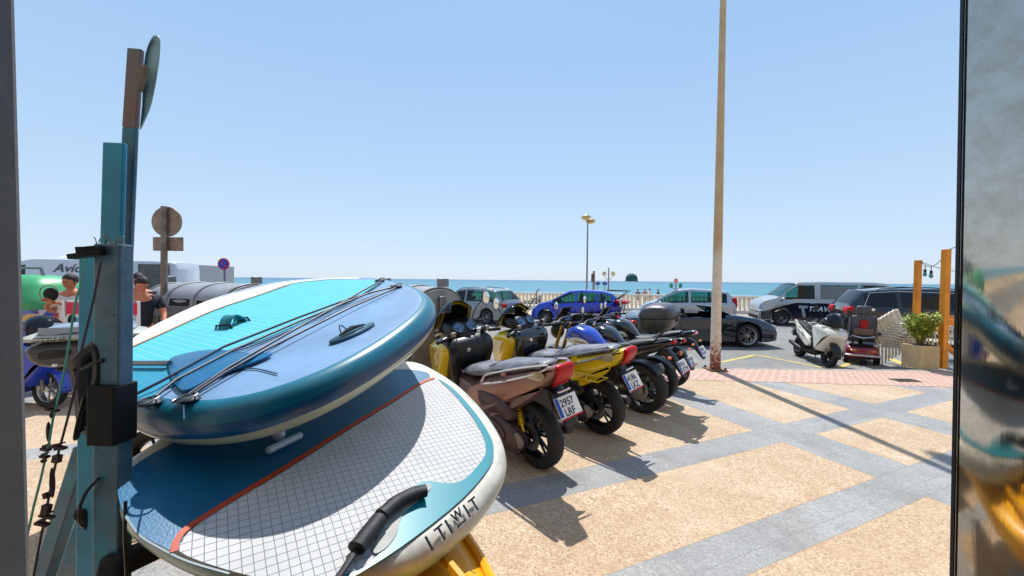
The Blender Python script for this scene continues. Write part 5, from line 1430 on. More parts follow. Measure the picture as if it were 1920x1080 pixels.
# small open buggy with red rear trim
bug = thing('buggy', 'small black open buggy with red rear trim, right behind the blue hatchback', 'buggy', ycar(1160, 617), R(180 - 24))
w_ = bikewheel(bug, .25, .32, .32, .2, ALLOY, 8, y=.62, rimr=.62, disc=False); w_ = bikewheel(bug, .25, .32, .32, .2, ALLOY, 8, y=-.62, rimr=.62, disc=False); w_ = bikewheel(bug, 2.0, .32, .32, .2, ALLOY, 8, y=.62, rimr=.62, disc=False)
mb = MB(); mb.puff([(-.35, .32), (-.38, .56), (-.1, .60), (2.2, .56), (2.4, .4), (2.2, .28)], .52, inset=.04); mb.build('chassis', BLACKM, bug, smooth=50)
mb = MB(); mb.puff([(-.36, 1.00), (-.42, 1.12), (-.1, 1.18), (.25, 1.14), (.1, 1.04)], .50, inset=.04); mb.build('rear_trim', REDL, bug, smooth=50)
for s in (-1, 1):
    mb = MB(); mb.tube([(-.1, s * .45, .55), (-.2, s * .48, 1.06)], .025, 8); mb.build('frame_tube', STEEL, bug)
    mb = MB(); mb.tube([(.1, s * .46, 1.14), (-.36, s * .44, 1.52), (.42, s * .42, 1.52)], .026, 8); mb.build('roll_bar', BLACKM, bug)
mb = MB(); mb.box((-.40, -.38, .50), (.04, .16, .1)); mb.build('reflector', REDL, bug, bevel=.01)

# ============================================================ LAMP POSTS AND SIGNS
m, t_, b_ = nodes_mat('weathered pole paint'); g = NG(t_); tc = g.n('ShaderNodeTexCoord').outputs['Object']
sp = g.n('ShaderNodeSeparateXYZ'); t_.links.new(tc, sp.inputs[0])
base = g.ramp(g.noise(tc, 5, 5, .7), [(0.3, (186, 154, 112)), (0.7, (204, 178, 138))])
wht = g.ramp(g.noise(tc, 9, 6, .75), [(0.35, (206, 184, 154)), (0.6, (226, 216, 200))])
lowm = g.m('MULTIPLY', g.m('SUBTRACT', 2.62, g.m('ADD', sp.outputs[2], g.m('MULTIPLY', g.noise(tc, 4, 3), .35))), 4.0, clamp=True)
c = g.mix(lowm, base, wht)
rust = g.m('MULTIPLY', g.m('SUBTRACT', g.noise(tc, 14, 6, .75), g.m('ADD', .30, g.m('MULTIPLY', sp.outputs[2], .36)), clamp=True), 8.0, clamp=True)
c = g.mix(rust, c, lin((128, 66, 26)))
r2 = g.m('MULTIPLY', g.m('SUBTRACT', g.noise(tc, 8, 6, .8), .70, clamp=True), 12.0, clamp=True)
c = g.mix(r2, c, lin((140, 92, 60)))
t_.links.new(c, b_.inputs['Base Color']); b_.inputs['Roughness'].default_value = .7
t_.links.new(g.bump(g.noise(tc, 25), .3, .006), b_.inputs['Normal'])
POLEM = m
bp = at(1341, 685, 7.38)
lp = thing('lamp_post', 'tall weathered lamp post with rusty base standing at the kerb', 'lamp post', (bp.x, bp.y, 0))
tpz = 9.6
mb = MB(); mb.tube([(0, 0, 0.02), (0, 0, .5), (0.0, 0, 3.0), (0, 0, 6.0), (0, 0, tpz)], [.098, .094, .080, .062, .045], 20); mb.build('pole', POLEM, lp, smooth=60)
mb = MB(); mb.tube([(0, 0, tpz - .05), (.1, .5, tpz + .3), (.2, 1.4, tpz + .45)], .03, 8); mb.ell((.24, 1.7, tpz + .45), (.16, .4, .09), 14, 8); mb.build('lamp_head', GREYP, lp)
mb = MB(); mb.box((0, 0, .018), (.34, .34, .03)); bpl = mb.build('base_plate', mat('rusty plate', (150, 116, 88), .8, var=.4, vs=8), lp, bevel=.006)
for sx in (-1, 1):
    for sy in (-1, 1):
        mb = MB(); mb.lathe([(0, .075), (.016, .075), (.016, .03), (.024, .03), (.024, .055)], (sx * .13, sy * .13, 0), 'z', 8); mb.build('bolt', RUSTY, bpl)
mb = MB(); mb.box((0, -.088, .62), (.12, .02, .28)); mb.build('access_door', POLEM, lp, bevel=.004)
# far double-headed lamp
FP = mat('grey painted steel', (138, 136, 142), .5, .3)
def thin_post(name, label, cat, px, top_py, Y, r, group=None, base=ROAD_Z + .1):
    a = at(px, top_py, Y); t = thing(name, label, cat, (a.x, a.y, base), 0, group)
    mb = MB(); mb.tube([(0, 0, 0), (0, 0, (a.z - base) * .5), (0, 0, a.z - base)], [r * 1.2, r, r * .8], 10); mb.build('pole', FP, t); return t, a.z - base
t, h = thin_post('street_lamp', 'slim street lamp with two yellowish oval heads on the promenade', 'street lamp', 1102, 415, 24, .055)
LH = mat('yellowed lamp bowl', (206, 176, 96), .35, coat=.5, var=.1)
for dx, dz, dy in ((-.17, .20, -.3), (.24, .06, .3)):
    mb = MB(); mb.ell((dx, dy, h + dz), (.30, .34, .17), 20, 10); q = mb.build('lamp_bowl', LH, t)
    mb = MB(); mb.lathe([(.31, -.012), (.32, 0), (.31, .012)], (dx, dy, h + dz), 'z', 24); mb.build('lamp_rim', FP, q)
mb = MB(); mb.tube([(-.17, -.3, h + .1), (0, 0, h - .05), (.24, .3, h + .0)], .03, 8); mb.build('bracket', FP, t)
t, h = thin_post('beach_pole', 'short wooden beach pole with a dark box, right of the double street lamp', 'pole', 1113.5, 508, 27, .10)
mb = MB(); mb.box((-.06, 0, h - .5), (.22, .2, .6)); mb.build('box', mat('brown box', (96, 76, 66), .7), t, bevel=.02)
t, h = thin_post('beach_lamp', 'beach pole with two small floodlights on curved arms in front of the sea', 'lamp', 1141.5, 502, 27, .055)
for s in (-1, 1):
    mb = MB(); mb.tube([(0, 0, h - .95), (s * .22, 0, h - .75), (s * .34, 0, h - .42)], .02, 6); mb.build('arm', FP, t)
    mb = MB(); mb.ell((s * .32, 0, h - .42), (.15, .08, .18), 12, 8, rot=(0, s * R(-25), 0)); mb.build('floodlight', mat('pale flood', (206, 192, 150), .5), t)
for i, (px, lb) in enumerate(((1121, 'small blue rinsing post on the beach, nearer the wooden beach pole'), (1134, 'small blue rinsing post on the beach, beside the pole with floodlights'))):
    t, h = thin_post('beach_shower', lb, 'shower', px, 526, 28, .035, 'beach showers')
    mb = MB(); mb.ell((0, 0, h - .22), (.20, .09, .13), 12, 8); mb.build('shower_head', mat('faded blue', (70, 84, 150), .6), t)
t, h = thin_post('beach_sign', 'pink and green beach marker standing before the sea, left of the silver minivan', 'sign', 1267.5, 526, 24, .05)
mb = MB(); mb.ell((0, 0, h - .02), (.14, .06, .17), 12, 8); mb.build('pink_panel', mat('salmon panel', (226, 132, 124), .6), t)
for s in (-1, 1):
    mb = MB(); mb.ell((s * .30, 0, h - .33), (.12, .05, .17), 12, 8); mb.build('green_panel', mat('green panel', (40, 140, 112), .6), t)
    mb = MB(); mb.tube([(0, 0, h - .6), (s * .30, 0, h - .42)], .02, 6); mb.build('arm', FP, t)

# traffic signs seen from behind / front
SIGNB = mat('bare sign back', (150, 138, 130), .5, .4, var=.25, vs=8, c2=(126, 104, 92))
Y = 6.55; a = at(308, 415, Y); s_ = Y / FPX
t = thing('traffic_sign', 'round traffic sign and small plate seen from the back, on a worn grey pole', 'sign', (a.x, Y, 0))
mb = MB(); mb.lathe([(0, -.012), (28 * s_, -.012), (28.5 * s_, 0), (28 * s_, .012), (0, .012)], (0, .05, a.z), 'y', 40); mb.build('disc', SIGNB, t, smooth=30)
b = at(310.5, 457, Y); mb = MB(); mb.box((b.x - a.x, .05, b.z), (57 * s_, .02, 26 * s_)); mb.build('sign_plate', SIGNB, t, bevel=.02)
mb = MB(); mb.tube([(-.015, 0, 0), (-.015, 0, 1.5), (.0, 0, a.z + .26)], .048, 14); pl_ = mb.build('pole', mat('worn galvanised pole', (142, 132, 122), .55, .4, var=.3, vs=5), t)
for z, w_, h_ in ((1.16, .07, .10), (1.02, .06, .05)):
    mb = MB(); mb.box((.0, -.046, z), (w_, .006, h_)); mb.build('sticker', mat('pale sticker', (226, 206, 170), .6), t, smooth=0)
Y = 15.5; a = at(421, 495, Y); s_ = Y / FPX
t = thing('traffic_sign', 'small blue and red no parking sign rising above the waste container lid', 'sign', (a.x, Y, ROAD_Z))
mb = MB(); mb.tube([(0, 0, 0), (0, 0, a.z + .2 - ROAD_Z)], .04, 10); mb.build('pole', mat('purple grey pole', (120, 108, 140), .5), t)
z_ = a.z - ROAD_Z
mb = MB(); mb.lathe([(0, -.01), (11 * s_, -.01), (11 * s_, .01), (0, .01)], (0, -.05, z_), 'y', 32); dsk = mb.build('red_rim', mat('sign red', (190, 40, 70), .5), t, smooth=30)
mb = MB(); mb.lathe([(0, -.066), (8.3 * s_, -.066), (8.3 * s_, -.062)], (0, 0, z_), 'y', 32); mb.build('blue_field', mat('sign blue', (30, 56, 170), .5), dsk, smooth=30)
mb = MB(); mb.box((0, -.07, z_), (17 * s_, .004, 2.2 * s_), (0, R(45), 0)); mb.build('red_bar', mat('sign red', (190, 40, 70), .5), dsk, smooth=0)
# ============================================================ WASTE CONTAINERS
BIN = mat('grey container plastic', (118, 122, 126), 0.5, var=.15, vs=3, bump=.15, bs=20)
BINL = mat('pale grey container lid', (160, 164, 170), 0.42, var=.15, vs=3)
def container(label, loc, rz, L=1.75, D=1.05, hb=1.12):
    t = thing('waste_container', label, 'waste container', loc, rz, 'grey waste containers')
    mb = MB()
    def rc(x0, x1, y0, y1, z): return [(x0, y0, z), (x1, y0, z), (x1, y1, z), (x0, y1, z)]
    mb.loft([rc(-L * .44, L * .44, -D * .40, D * .40, .12), rc(-L * .48, L * .48, -D * .46, D * .46, .7), rc(-L * .5, L * .5, -D * .5, D * .5, hb)])
    mb.build('body', mat('taupe container body', (126, 116, 100), .6, var=.2, vs=4), t, smooth=0, bevel=.03)
    for k in range(7):
        mb = MB(); x = -L * .42 + L * .84 * k / 6; mb.beam((x * .93, -D * .44, .2), (x, -D * .5, hb - .05), .05, .035, up=(1, 0, 0)); mb.build('rib', BIN, t, smooth=0, bevel=.01)
    mb = MB(); mb.box((0, 0, hb + .03), (L * 1.05, D * 1.06, .20)); mb.build('collar', BIN, t, bevel=.03)
    # domed lid, lobed along its length
    def arc(x, k): return [(x, D * .52 * cos(a) * k, hb + .12 + .40 * k * sin(a) ** .8 - .0) for a in [pi * j / 18 for j in range(19)]]
    secs = []
    for i in range(41):
        u = i / 40; x = -L * .5 + L * u
        k = (.90 + .10 * sin(pi * u) ** .5) + .022 * abs(sin(pi * 3 * u)) ** .5
        secs.append(arc(x, k))
    mb = MB(); mb.sheet(secs); mb.add(secs[0], [tuple(range(19))]); mb.add(secs[-1], [tuple(range(19))]); lid = mb.build('lid', BINL, t, smooth=35)
    for u in (.02, .34, .66, .98):
        mb = MB(); x = -L * .5 + L * u; mb.tube([(x, y, z + .012) for _, y, z in arc(x, .985 if 0.1 < u < .9 else .93)], .02, 6, flat=.8); mb.build('lid_rib', BIN, lid)
    for a_, b_ in ((.05, .30), (.38, .62), (.70, .95)):
        rows = []
        for i in range(7):
            x = -L * .5 + L * (a_ + (b_ - a_) * i / 6)
            zt = .035 + .09 * sin(pi * (a_ + (b_ - a_) * i / 6))
            rows.append([(x, -D * .535, hb + .13), (x, -D * .515, hb + .13 + zt)])
        mb = MB(); mb.sheet(rows); mb.build('opening', mat('container slot', (14, 18, 14), .8), lid, smooth=0)
    for s in (-1, 1):
        mb = MB(); mb.box((s * L * .54, 0, hb * .5 + .38), (.05, .12, 1.12)); mb.box((s * L * .54, 0, hb + .58), (.07, .17, .12)); mb.build('lifting_arm', STEEL, t, bevel=.008)
    for sx in (-1, 1):
        for sy in (-1, 1):
            mb = MB(); mb.lathe([(0, -.02), (.08, -.02), (.08, .02), (0, .02)], (sx * L * .36, sy * D * .3, .08), 'y', 14); mb.build('castor', RUB, t)
    return t
p = at(372, 560, 6.6)
container('grey waste container with ribbed domed lid behind the traffic sign pole, left of the boards', (p.x, 6.9, 0), R(-14), L=1.9)
p = at(797, 560, 5.3)
container('grey waste container seen end on between the paddle boards and the silver grey car', (p.x - .38, 6.0, 0), R(-42), L=1.5, D=.92, hb=1.12)

# green bottle bank with a colourful collage on its side
GRN = mat('green container plastic', (70, 178, 110), 0.4, coat=.2, var=.15, vs=3)
m, t_, b_ = nodes_mat('collage print'); g = NG(t_); tc = g.n('ShaderNodeTexCoord').outputs['Object']
mp = g.n('ShaderNodeMapping'); mp.inputs['Scale'].default_value = (1, 1, 1.5); t_.links.new(tc, mp.inputs[0])
nn = g.n('ShaderNodeTexNoise'); nn.inputs['Scale'].default_value = 5; t_.links.new(mp.outputs[0], nn.inputs['Vector'])
wv = g.n('ShaderNodeMix', data_type='RGBA'); wv.inputs[0].default_value = .25; t_.links.new(mp.outputs[0], wv.inputs[6]); t_.links.new(nn.outputs['Color'], wv.inputs[7])
vo = g.n('ShaderNodeTexVoronoi'); vo.inputs['Scale'].default_value = 11; t_.links.new(wv.outputs[2], vo.inputs['Vector'])
sc = g.n('ShaderNodeSeparateColor'); t_.links.new(vo.outputs['Color'], sc.inputs[0])
cr = g.ramp(sc.outputs[0], [(0, (40, 80, 190)), (.15, (230, 220, 220)), (.28, (210, 50, 60)), (.40, (90, 120, 210)), (.52, (246, 196, 60)), (.62, (225, 190, 190)), (.74, (60, 70, 120)), (.86, (232, 120, 90)), (1, (150, 190, 235))])
cr.node.color_ramp.interpolation = 'CONSTANT'
t_.links.new(g.mix(.25, cr, lin((150, 140, 170))), b_.inputs['Base Color']); b_.inputs['Roughness'].default_value = .5
COLL = m
p = at(62, 600, 6.6)
gt = thing('bottle_bank', 'green recycling bank with a colourful collage on its front, behind the blue scooter', 'recycling bank', (p.x - .35, 6.8, 0))
def rr_(w_, d_, z): return [(w_ * .5 * (abs(cos(a)) ** .45) * (1 if cos(a) > 0 else -1), d_ * .5 * (abs(sin(a)) ** .45) * (1 if sin(a) > 0 else -1), z) for a in [2 * pi * (k + .5) / 32 for k in range(32)]]
mb = MB(); mb.loft([rr_(1.45, 1.1, .14), rr_(1.55, 1.2, .3), rr_(1.6, 1.25, 1.2), rr_(1.6, 1.25, 1.28), rr_(1.5, 1.15, 1.36), rr_(1.42, 1.0, 1.55), rr_(1.15, .75, 1.70), rr_(.5, .4, 1.76)]); mb.build('shell', GRN, gt, smooth=50)
mb = MB(); mb.loft([rr_(1.612, 1.262, .26), rr_(1.616, 1.266, .3), rr_(1.616, 1.266, 1.12), rr_(1.612, 1.262, 1.16)], cap=False); mb.build('collage', COLL, gt, smooth=60)
mb = MB(); mb.ell((.25, -.5, 1.42), (.26, .10, .16), 20, 12); mb.build('porthole_rim', GRN, gt)
mb = MB(); mb.ell((.48, -.645, 1.07), (.17, .02, .09), 16, 8); mb.build('emblem', YELP, gt)
for s in (-1, 1):
    mb = MB(); mb.tube([(s * .5, -.4, .2), (s * .5, -.4, 0)], .03, 8); mb.build('foot', STEEL, gt)
mb = MB(); mb.tube([(-.3, 0, 1.74), (-.25, 0, 1.88), (.25, 0, 1.88), (.3, 0, 1.74)], .025, 8); mb.build('lifting_eye', STEEL, gt)

# ============================================================ VAN AND TRUCK BEHIND, LEFT
VW = mat('white van paint', (206, 214, 226), .3, coat=.6, var=.05, vs=1)
p = at(132, 560, 13.2)
c_ = dict(L=6.1, W=2.0, axles=(-2.0, 1.75), RW=.35, paint=VW, gc=.22, tumble=.06, tumble0=.97,
  top=[(-3.05, 2.2), (-3.0, 2.42), (-2.5, 2.46), (1.0, 2.46), (1.7, 2.3), (2.5, 1.42), (2.9, 1.15), (3.05, .8)],
  belt=[(-3.05, 1.35), (2.2, 1.3), (2.5, 1.2), (3.05, .7)], side=[(1.2, 2.1)], wind=(1.75, 2.45), rear=None, seams=(.2, 1.1), handles=(1.3,), tlz=1.1, tlh=.25, tlw=.04, dash=2.0, seats=[(1.3, .45), (1.3, -.45)], sz=.9)
t, sect, sp_ = car('white high-roof delivery van with dark script lettering behind the people at the left', (p.x, 13.9, ROAD_Z), R(194), c_, name='delivery_van', cat='van', group=None)
yy = sp_(0, 1.9) + .01
DSC = mat('dark grey script', (70, 74, 90), .5)
text_mesh('lettering', 'Avícola', .42, DSC, frame((.45, yy, 2.02), (-1, 0, 0), None, (0, 1, 0)), t, .002, shear=.35, bold=.004)
text_mesh('lettering', 'ibérica', .30, DSC, frame((-1.55, yy, 1.62), (-1, 0, 0), None, (0, 1, 0)), t, .002, shear=.3, bold=.004)
mb = MB(); mb.box((-2.45, yy + .005, 1.62), (.95, .012, 1.45)); mb.build('open_side_door', mat('dark grey load bay', (92, 98, 98), .6, var=.2), t, bevel=.01)
for i in range(14):
    mb = MB(); h_ = .12 + .16 * abs(sin(i * 1.9)); mb.box((1.45 - i * .075, yy + .004, 1.66 + h_ / 2), (.02, .006, h_)); mb.build('logo', DSC, t, smooth=0)
p = at(345, 530, 17)
t = thing('box_truck', 'pale grey truck body with a red stripe above the waste container lid', 'truck', (p.x, 18.2, ROAD_Z), R(3))
mb = MB(); mb.box((0, 0, 1.40), (1.0, 2.6, 2.15)); mb.build('cargo_box', mat('truck box panel', (176, 182, 190), .5, var=.08), t, bevel=.04)
mb = MB(); mb.box((.30, -1.304, 1.9), (.09, .01, 1.1)); mb.build('red_stripe', REDL, t, smooth=0)
for s in (-1, 1):
    mb = MB(); mb.lathe([(0, -.1), (.34, -.1), (.36, 0), (.34, .1), (0, .1)], (s * .3, -1.1, .36), 'y', 24); mb.build('wheel', RUB, t)
mb = MB(); mb.box((0, 0, .42), (.9, 2.5, .1)); mb.build('chassis', BLACKM, t)
# parasol of a beach bar behind the van
p = at(62, 487, 15)
t = thing('parasol', 'white dome shaped parasol behind the delivery van roof at the far left', 'parasol', (p.x - .3, 17.5, ROAD_Z))
mb = MB(); mb.lathe([(0, 2.95), (.5, 2.92), (1.1, 2.72), (1.5, 2.45)], (0, 0, 0), 'z', 24); mb.build('canopy', mat('white canvas', (222, 222, 216), .8, var=.08), t, smooth=60, solid=.01)
mb = MB(); mb.tube([(0, 0, 0), (0, 0, 2.9)], .03, 8); mb.build('pole', STEEL, t)

# ============================================================ SIGN BOARDS
LIL = mat('lilac grey board', (188, 178, 184), .6, var=.1, vs=4)
p = gp(118, 703); yb = p.y
t = thing('sandwich_board', 'lilac grey sandwich board standing below the pale topped case', 'sign board', (p.x, p.y, 0), R(12))
mb = MB(); mb.add([(-.30, 0, 0.02), (.30, 0, 0.02), (.20, .16, 1.02), (-.20, .16, 1.02)], [(0, 1, 2, 3)]); mb.build('front_panel', LIL, t, smooth=0, solid=.015)
mb = MB(); mb.add([(-.30, .34, 0.02), (.30, .34, 0.02), (.20, .18, 1.02), (-.20, .18, 1.02)], [(0, 1, 2, 3)]); mb.build('rear_panel', LIL, t, smooth=0, solid=.015)
p = at(190, 590, 5.4)
t = thing('info_sign', 'white sign board with a crimson header band standing behind the teal post', 'sign board', (p.x, 5.4, 0))
mb = MB(); mb.box((0, 0, .72), (1.12, .02, 1.34)); bd = mb.build('board', mat('white board', (226, 228, 234), .5), t, bevel=.004)
mb = MB(); mb.box((.02, -.014, 1.28), (1.02, .006, .17)); mb.build('header_band', mat('crimson band', (206, 20, 76), .5), bd, smooth=0)
mb = MB(); mb.box((.02, -.014, 1.09), (.98, .006, .10)); mb.build('blue_band', mat('pale blue band', (90, 160, 205), .5), bd, smooth=0)
for s in (-1, 1):
    mb = MB(); mb.beam((s * .5, .03, .0), (s * .5, .0, 1.39), .03, .03); mb.build('leg', STEEL, t, smooth=0)
mb = MB(); mb.box((.32, -.014, .30), (.12, .006, .05)); mb.build('small_print', REDL, bd, smooth=0)
p = at(352, 583, 8.4)
t = thing('banner', 'red banner stretched behind the waste container', 'banner', (p.x, 8.3, 0))
g_ = [[(-1.3 + 2.6 * i / 12, .03 * sin(i * 1.7), z) for z in (.55, .8, 1.05, 1.24)] for i in range(13)]
mb = MB(); mb.sheet(g_); mb.build('cloth', mat('red cloth', (206, 30, 48), .7, var=.1), t, smooth=60, solid=.004)
for s in (-1, 1):
    mb = MB(); mb.tube([(s * 1.3, 0, 0), (s * 1.3, 0, 1.3)], .02, 8); mb.build('pole', STEEL, t)

# scooter that carries the left top case; the rack posts and boards hide most of it
b8 = maxi_scooter('black scooter mostly hidden behind the rack posts, under the pale topped case', (at(300, 700, 2.95).x, 2.95, 0), R(14), dict(tail=GLOSSK, low=GLOSSK, front=GLOSSK, engine=ENG, trim=SILVERP, logo='', seat=BLACKM, ws=.7, plate=('1175', 'JXC')), lean=R(-4), sc=.96)
p = at(172, 637, 2.72)
t = thing('top_case', 'wide dark top case with pale grey lid, seen left of the teal rack post', 'top case', (p.x, 2.72, p.z - .13), R(40)); t.scale = (.86,) * 3
LIDM = mat('pale grey lid', (186, 190, 180), .35, coat=.3, var=.08)
prof = [(-.24, -.02), (-.33, .06), (-.345, .16), (.30, .16), (.33, .06), (.24, -.02)]
mb = MB(); mb.puff([(-.22, -.04), (-.31, .03), (-.335, .17), (.33, .17), (.31, .03), (.22, -.04)], .235, inset=.05, sm=2); mb.build('case_base', TCG, t, smooth=60)
mb = MB(); mb.puff([(-.345, .165), (-.34, .22), (-.26, .24), (.26, .24), (.34, .22), (.345, .165)], .245, inset=.04, sm=2); mb.build('lid_band', LIDM, t, smooth=60)
mb = MB(); mb.puff([(-.30, .225), (-.22, .285), (0, .31), (.22, .285), (.30, .225)], .21, inset=.06, sm=2); mb.build('lid_top', mat('blue grey lid top', (140, 154, 172), .3, coat=.4), t, smooth=60)
mb = MB(); mb.puff([(-.25, .04), (-.24, .12), (-.06, .12), (-.08, .05)], .012, y0=-.226, inset=.01); mb.build('dark_panel', BLACK, t, smooth=60)
mb = MB(); mb.ell((-.16, -.215, .0), (.022, .02, .016), 10, 8); mb.build('latch', CHROME, t)
f = frame((-.27, -.243, .187), (1, 0, 0), None, (0, -1, 0))
text_mesh('lettering', 'CTRNE', .040, INK, f, t, .001, sx=1.4, bold=.001)
mb = MB(); mb.box((.0, 0, -.06), (.35, .25, .025)); mb.build('base_plate', BLACK, t, bevel=.005)

# ============================================================ MOBILITY SCOOTER
WINE = mat('wine red paint', (132, 22, 44), .2, .2, coat=1., var=.1, vs=4)
p = gp(1628, 684, ROAD_Z)
t = thing('mobility_scooter', 'wine red mobility scooter seen from behind with a grey high-backed seat', 'mobility scooter', (p.x, p.y + .2, ROAD_Z), R(56)); t.scale = (1.02,) * 3
# local x forward
mb = MB(); mb.puff([(-.22, .14), (-.30, .24), (-.26, .38), (-.08, .46), (.18, .44), (.30, .30), (.32, .12), (-.1, .10)], .30, wf=strutwf(-.3, 0, .92, 1), inset=.06, sm=2); mb.build('rear_body', WINE, t, smooth=60)
mb = MB(); mb.puff([(-.31, .19), (-.335, .215), (-.31, .24), (-.2, .25), (-.2, .19)], .31, inset=.02); mb.build('rear_bumper', SILVERP, t, smooth=60)
for s in (-1, 1):
    mb = MB(); mb.ell((-.285, s * .17, .325), (.03, .07, .03), 12, 8); mb.build('tail_light', ORANGEL, t)
    w_ = bikewheel(t, -.02, .135, .135, .09, ALLOY, 5, y=s * .27, rimr=.55, disc=False)
    bikewheel(t, .98, .125, .125, .08, ALLOY, 5, y=s * .22, rimr=.55, disc=False)
    mb = MB(); mb.box((-.02, s * .29, .72), (.34, .05, .05)); mb.build('armrest', BLACK, t, bevel=.015)
    mb = MB(); mb.tube([(-.12, s * .24, .66), (-.12, s * .30, .70)], .012, 6); mb.build('armrest_bracket', STEEL, t)
mb = MB(); mb.box((-.30, 0, .315), (.02, .12, .05)); mb.build('red_reflector', REDL, t, bevel=.01)
mb = MB(); mb.box((-.16, .02, .43), (.10, .42, .07)); mb.build('rear_tray', BLACKM, t, bevel=.02)
mb = MB(); mb.box((-.31, 0, .07), (.05, .12, .10)); mb.build('tow_guard', BLACKM, t, bevel=.01)
mb = MB(); mb.tube([(.05, 0, .4), (.05, 0, .58)], .04, 12); mb.build('seat_post', BLACKM, t)
GS = mat('grey seat leather', (84, 84, 94), .45, var=.2, vs=12, bump=.2, bs=60)
mb = MB(); mb.puff([(-.18, .56), (-.18, .66), (.28, .67), (.30, .58)], .24, inset=.03); mb.build('seat', GS, t, smooth=60)
mb = MB(); mb.puff([(-.17, .62), (-.26, 1.10), (-.20, 1.14), (-.08, 1.08), (-.04, .62)], .235, inset=.035); br = mb.build('backrest', GS, t, smooth=60)
mb = MB(); mb.puff([(-.24, 1.15), (-.27, 1.32), (-.22, 1.36), (-.15, 1.32), (-.15, 1.15)], .13, inset=.03); mb.build('headrest', GS, br, smooth=60)
mb = MB(); mb.tube([(-.2, 0, 1.08), (-.21, 0, 1.2)], .012, 8); mb.build('headrest_rod', STEEL, br)
mb = MB(); mb.box((-.262, 0, .93), (.02, .13, .19), (0, R(-10), 0)); mb.build('red_pouch', REDL, br, bevel=.01)
mb = MB(); mb.box((-.235, 0, .76), (.04, .34, .15), (0, R(-10), 0)); mb.build('seat_pocket', mat('taupe cloth', (120, 100, 84), .8), br, bevel=.02)
mb = MB(); mb.tube([(-.25, -.2, .66), (-.29, .0, .62), (-.25, .2, .66)], .014, 8); mb.build('grab_bar', CHROME, t)
mb = MB(); mb.puff([(.25, .10), (.25, .16), (.9, .17), (1.0, .3), (1.1, .3), (1.1, .12)], .24, inset=.03); mb.build('floor', WINE, t, smooth=60)
mb = MB(); mb.tube([(1.02, 0, .2), (.82, 0, .98)], .03, 10); mb.build('tiller', BLACK, t)
handlebar(t, .82, 1.0, .26, .06, .02)
for s in (-1, 1): mirror(t, (.82, s * .2, 1.0), (.80, s * .33, 1.22), s, (.05, .012, .04))

# ============================================================ STACKED CHAIRS, PLANTER, TERRACE POSTS
CHW = mat('white chair plastic', (232, 224, 204), .4, var=.12, vs=4)
def make_chair(label):
    t = thing('chair', label, 'chair', (0, 0, 0), 0, 'white plastic chairs stacked by the planter')
    for sx, sy in ((-1, -1), (1, -1), (-1, 1), (1, 1)):
        mb = MB(); mb.tube([(sx * .24, sy * .24, 0), (sx * .21, sy * .20, .44)], [.014, .017], 8); mb.build('leg', CHW, t)
    mb = MB(); mb.box((0, 0, .45), (.44, .44, .03)); mb.build('seat', CHW, t, bevel=.012)
    for s in (-1, 1):
        mb = MB(); mb.tube([(s * .20, .2, .44), (s * .21, .28, .68), (s * .20, .33, .88)], .016, 8); mb.build('back_post', CHW, t)
        mb = MB(); mb.tube([(s * .235, -.22, .44), (s * .25, -.2, .62), (s * .25, .0, .66), (s * .22, .27, .66)], .015, 8); mb.build('armrest', CHW, t)
    bk = None
    mb = MB(); mb.tube([(-.20, .33, .88), (0, .35, .90), (.20, .33, .88)], .02, 8); mb.build('top_rail', CHW, t)
    for k in range(5):
        mb = MB(); x = -.14 + .07 * k; mb.beam((x, .21, .46), (x, .335, .88), .03, .008, up=(0, 1, 0)); mb.build('back_slat', CHW, t, smooth=0)
    return t
ch0 = None
cb = gp(1668, 684, ROAD_Z); ce = gp(1706, 690, ROAD_Z)
for i in range(7):
    lb = ['foremost chair leaning at the left end of the stacked white chairs, nearest the mobility scooter', 'second white chair of the leaning stack, counted from the mobility scooter', 'third white chair of the leaning stack, counted from the mobility scooter', 'middle white chair of the leaning stack', 'third white chair of the leaning stack, counted from the planter', 'second white chair of the leaning stack, counted from the planter', 'last white chair of the leaning stack, beside the planter'][i]
    if ch0 is None: ch0 = make_chair(lb); o = ch0
    else: o = copy_tree(ch0); o['label'] = lb
    q = cb + (ce - cb) * (i / 6)
    o.location = (q.x + .10, q.y - .05, ROAD_Z + .02 + .05 * i); o.rotation_euler = (R(-2), R(-16 + i * 1.2), R(28)); o.scale = (.95, .95, 1.1)
# chairs further back on the terrace
for i, (px, yy_) in enumerate(((1752, 9.6), (1782, 9.2), (1790, 10.4))):
    o = copy_tree(ch0); q = at(px, 640, yy_); o.location = (q.x, yy_, ROAD_Z); o.rotation_euler = (0, 0, R(40 + 60 * i)); o.scale = (1, 1, 1)
    o['label'] = ['white chair on the terrace, just right of the planter bush', 'white chair on the terrace, between the orange post and the steel column', 'white chair at the back of the terrace beside the steel column'][i]; o['group'] = 'white chairs on the terrace'
pa = gp(1716, 692); pb_ = gp(1762, 693)
pw = (pb_ - pa).length * .82; pc = pb_ - Vector((pw / 2, 0, 0))
PLM = mat('beige planter render', (206, 180, 132), .75, var=.12, vs=4, bump=.2, bs=40)
t = thing('planter', 'square beige planter holding a bush in front of the orange post', 'planter', (pc.x, pc.y + pw * .5, 0), 0)
hp = .48
mb = MB(); mb.box((0, 0, hp / 2), (pw, pw, hp)); o = mb.build('tub', PLM, t, bevel=.01)
mb = MB(); mb.box((0, 0, hp + .006), (pw * .86, pw * .86, .01)); mb.build('soil', mat('soil', (70, 50, 36), .95), t, smooth=0)
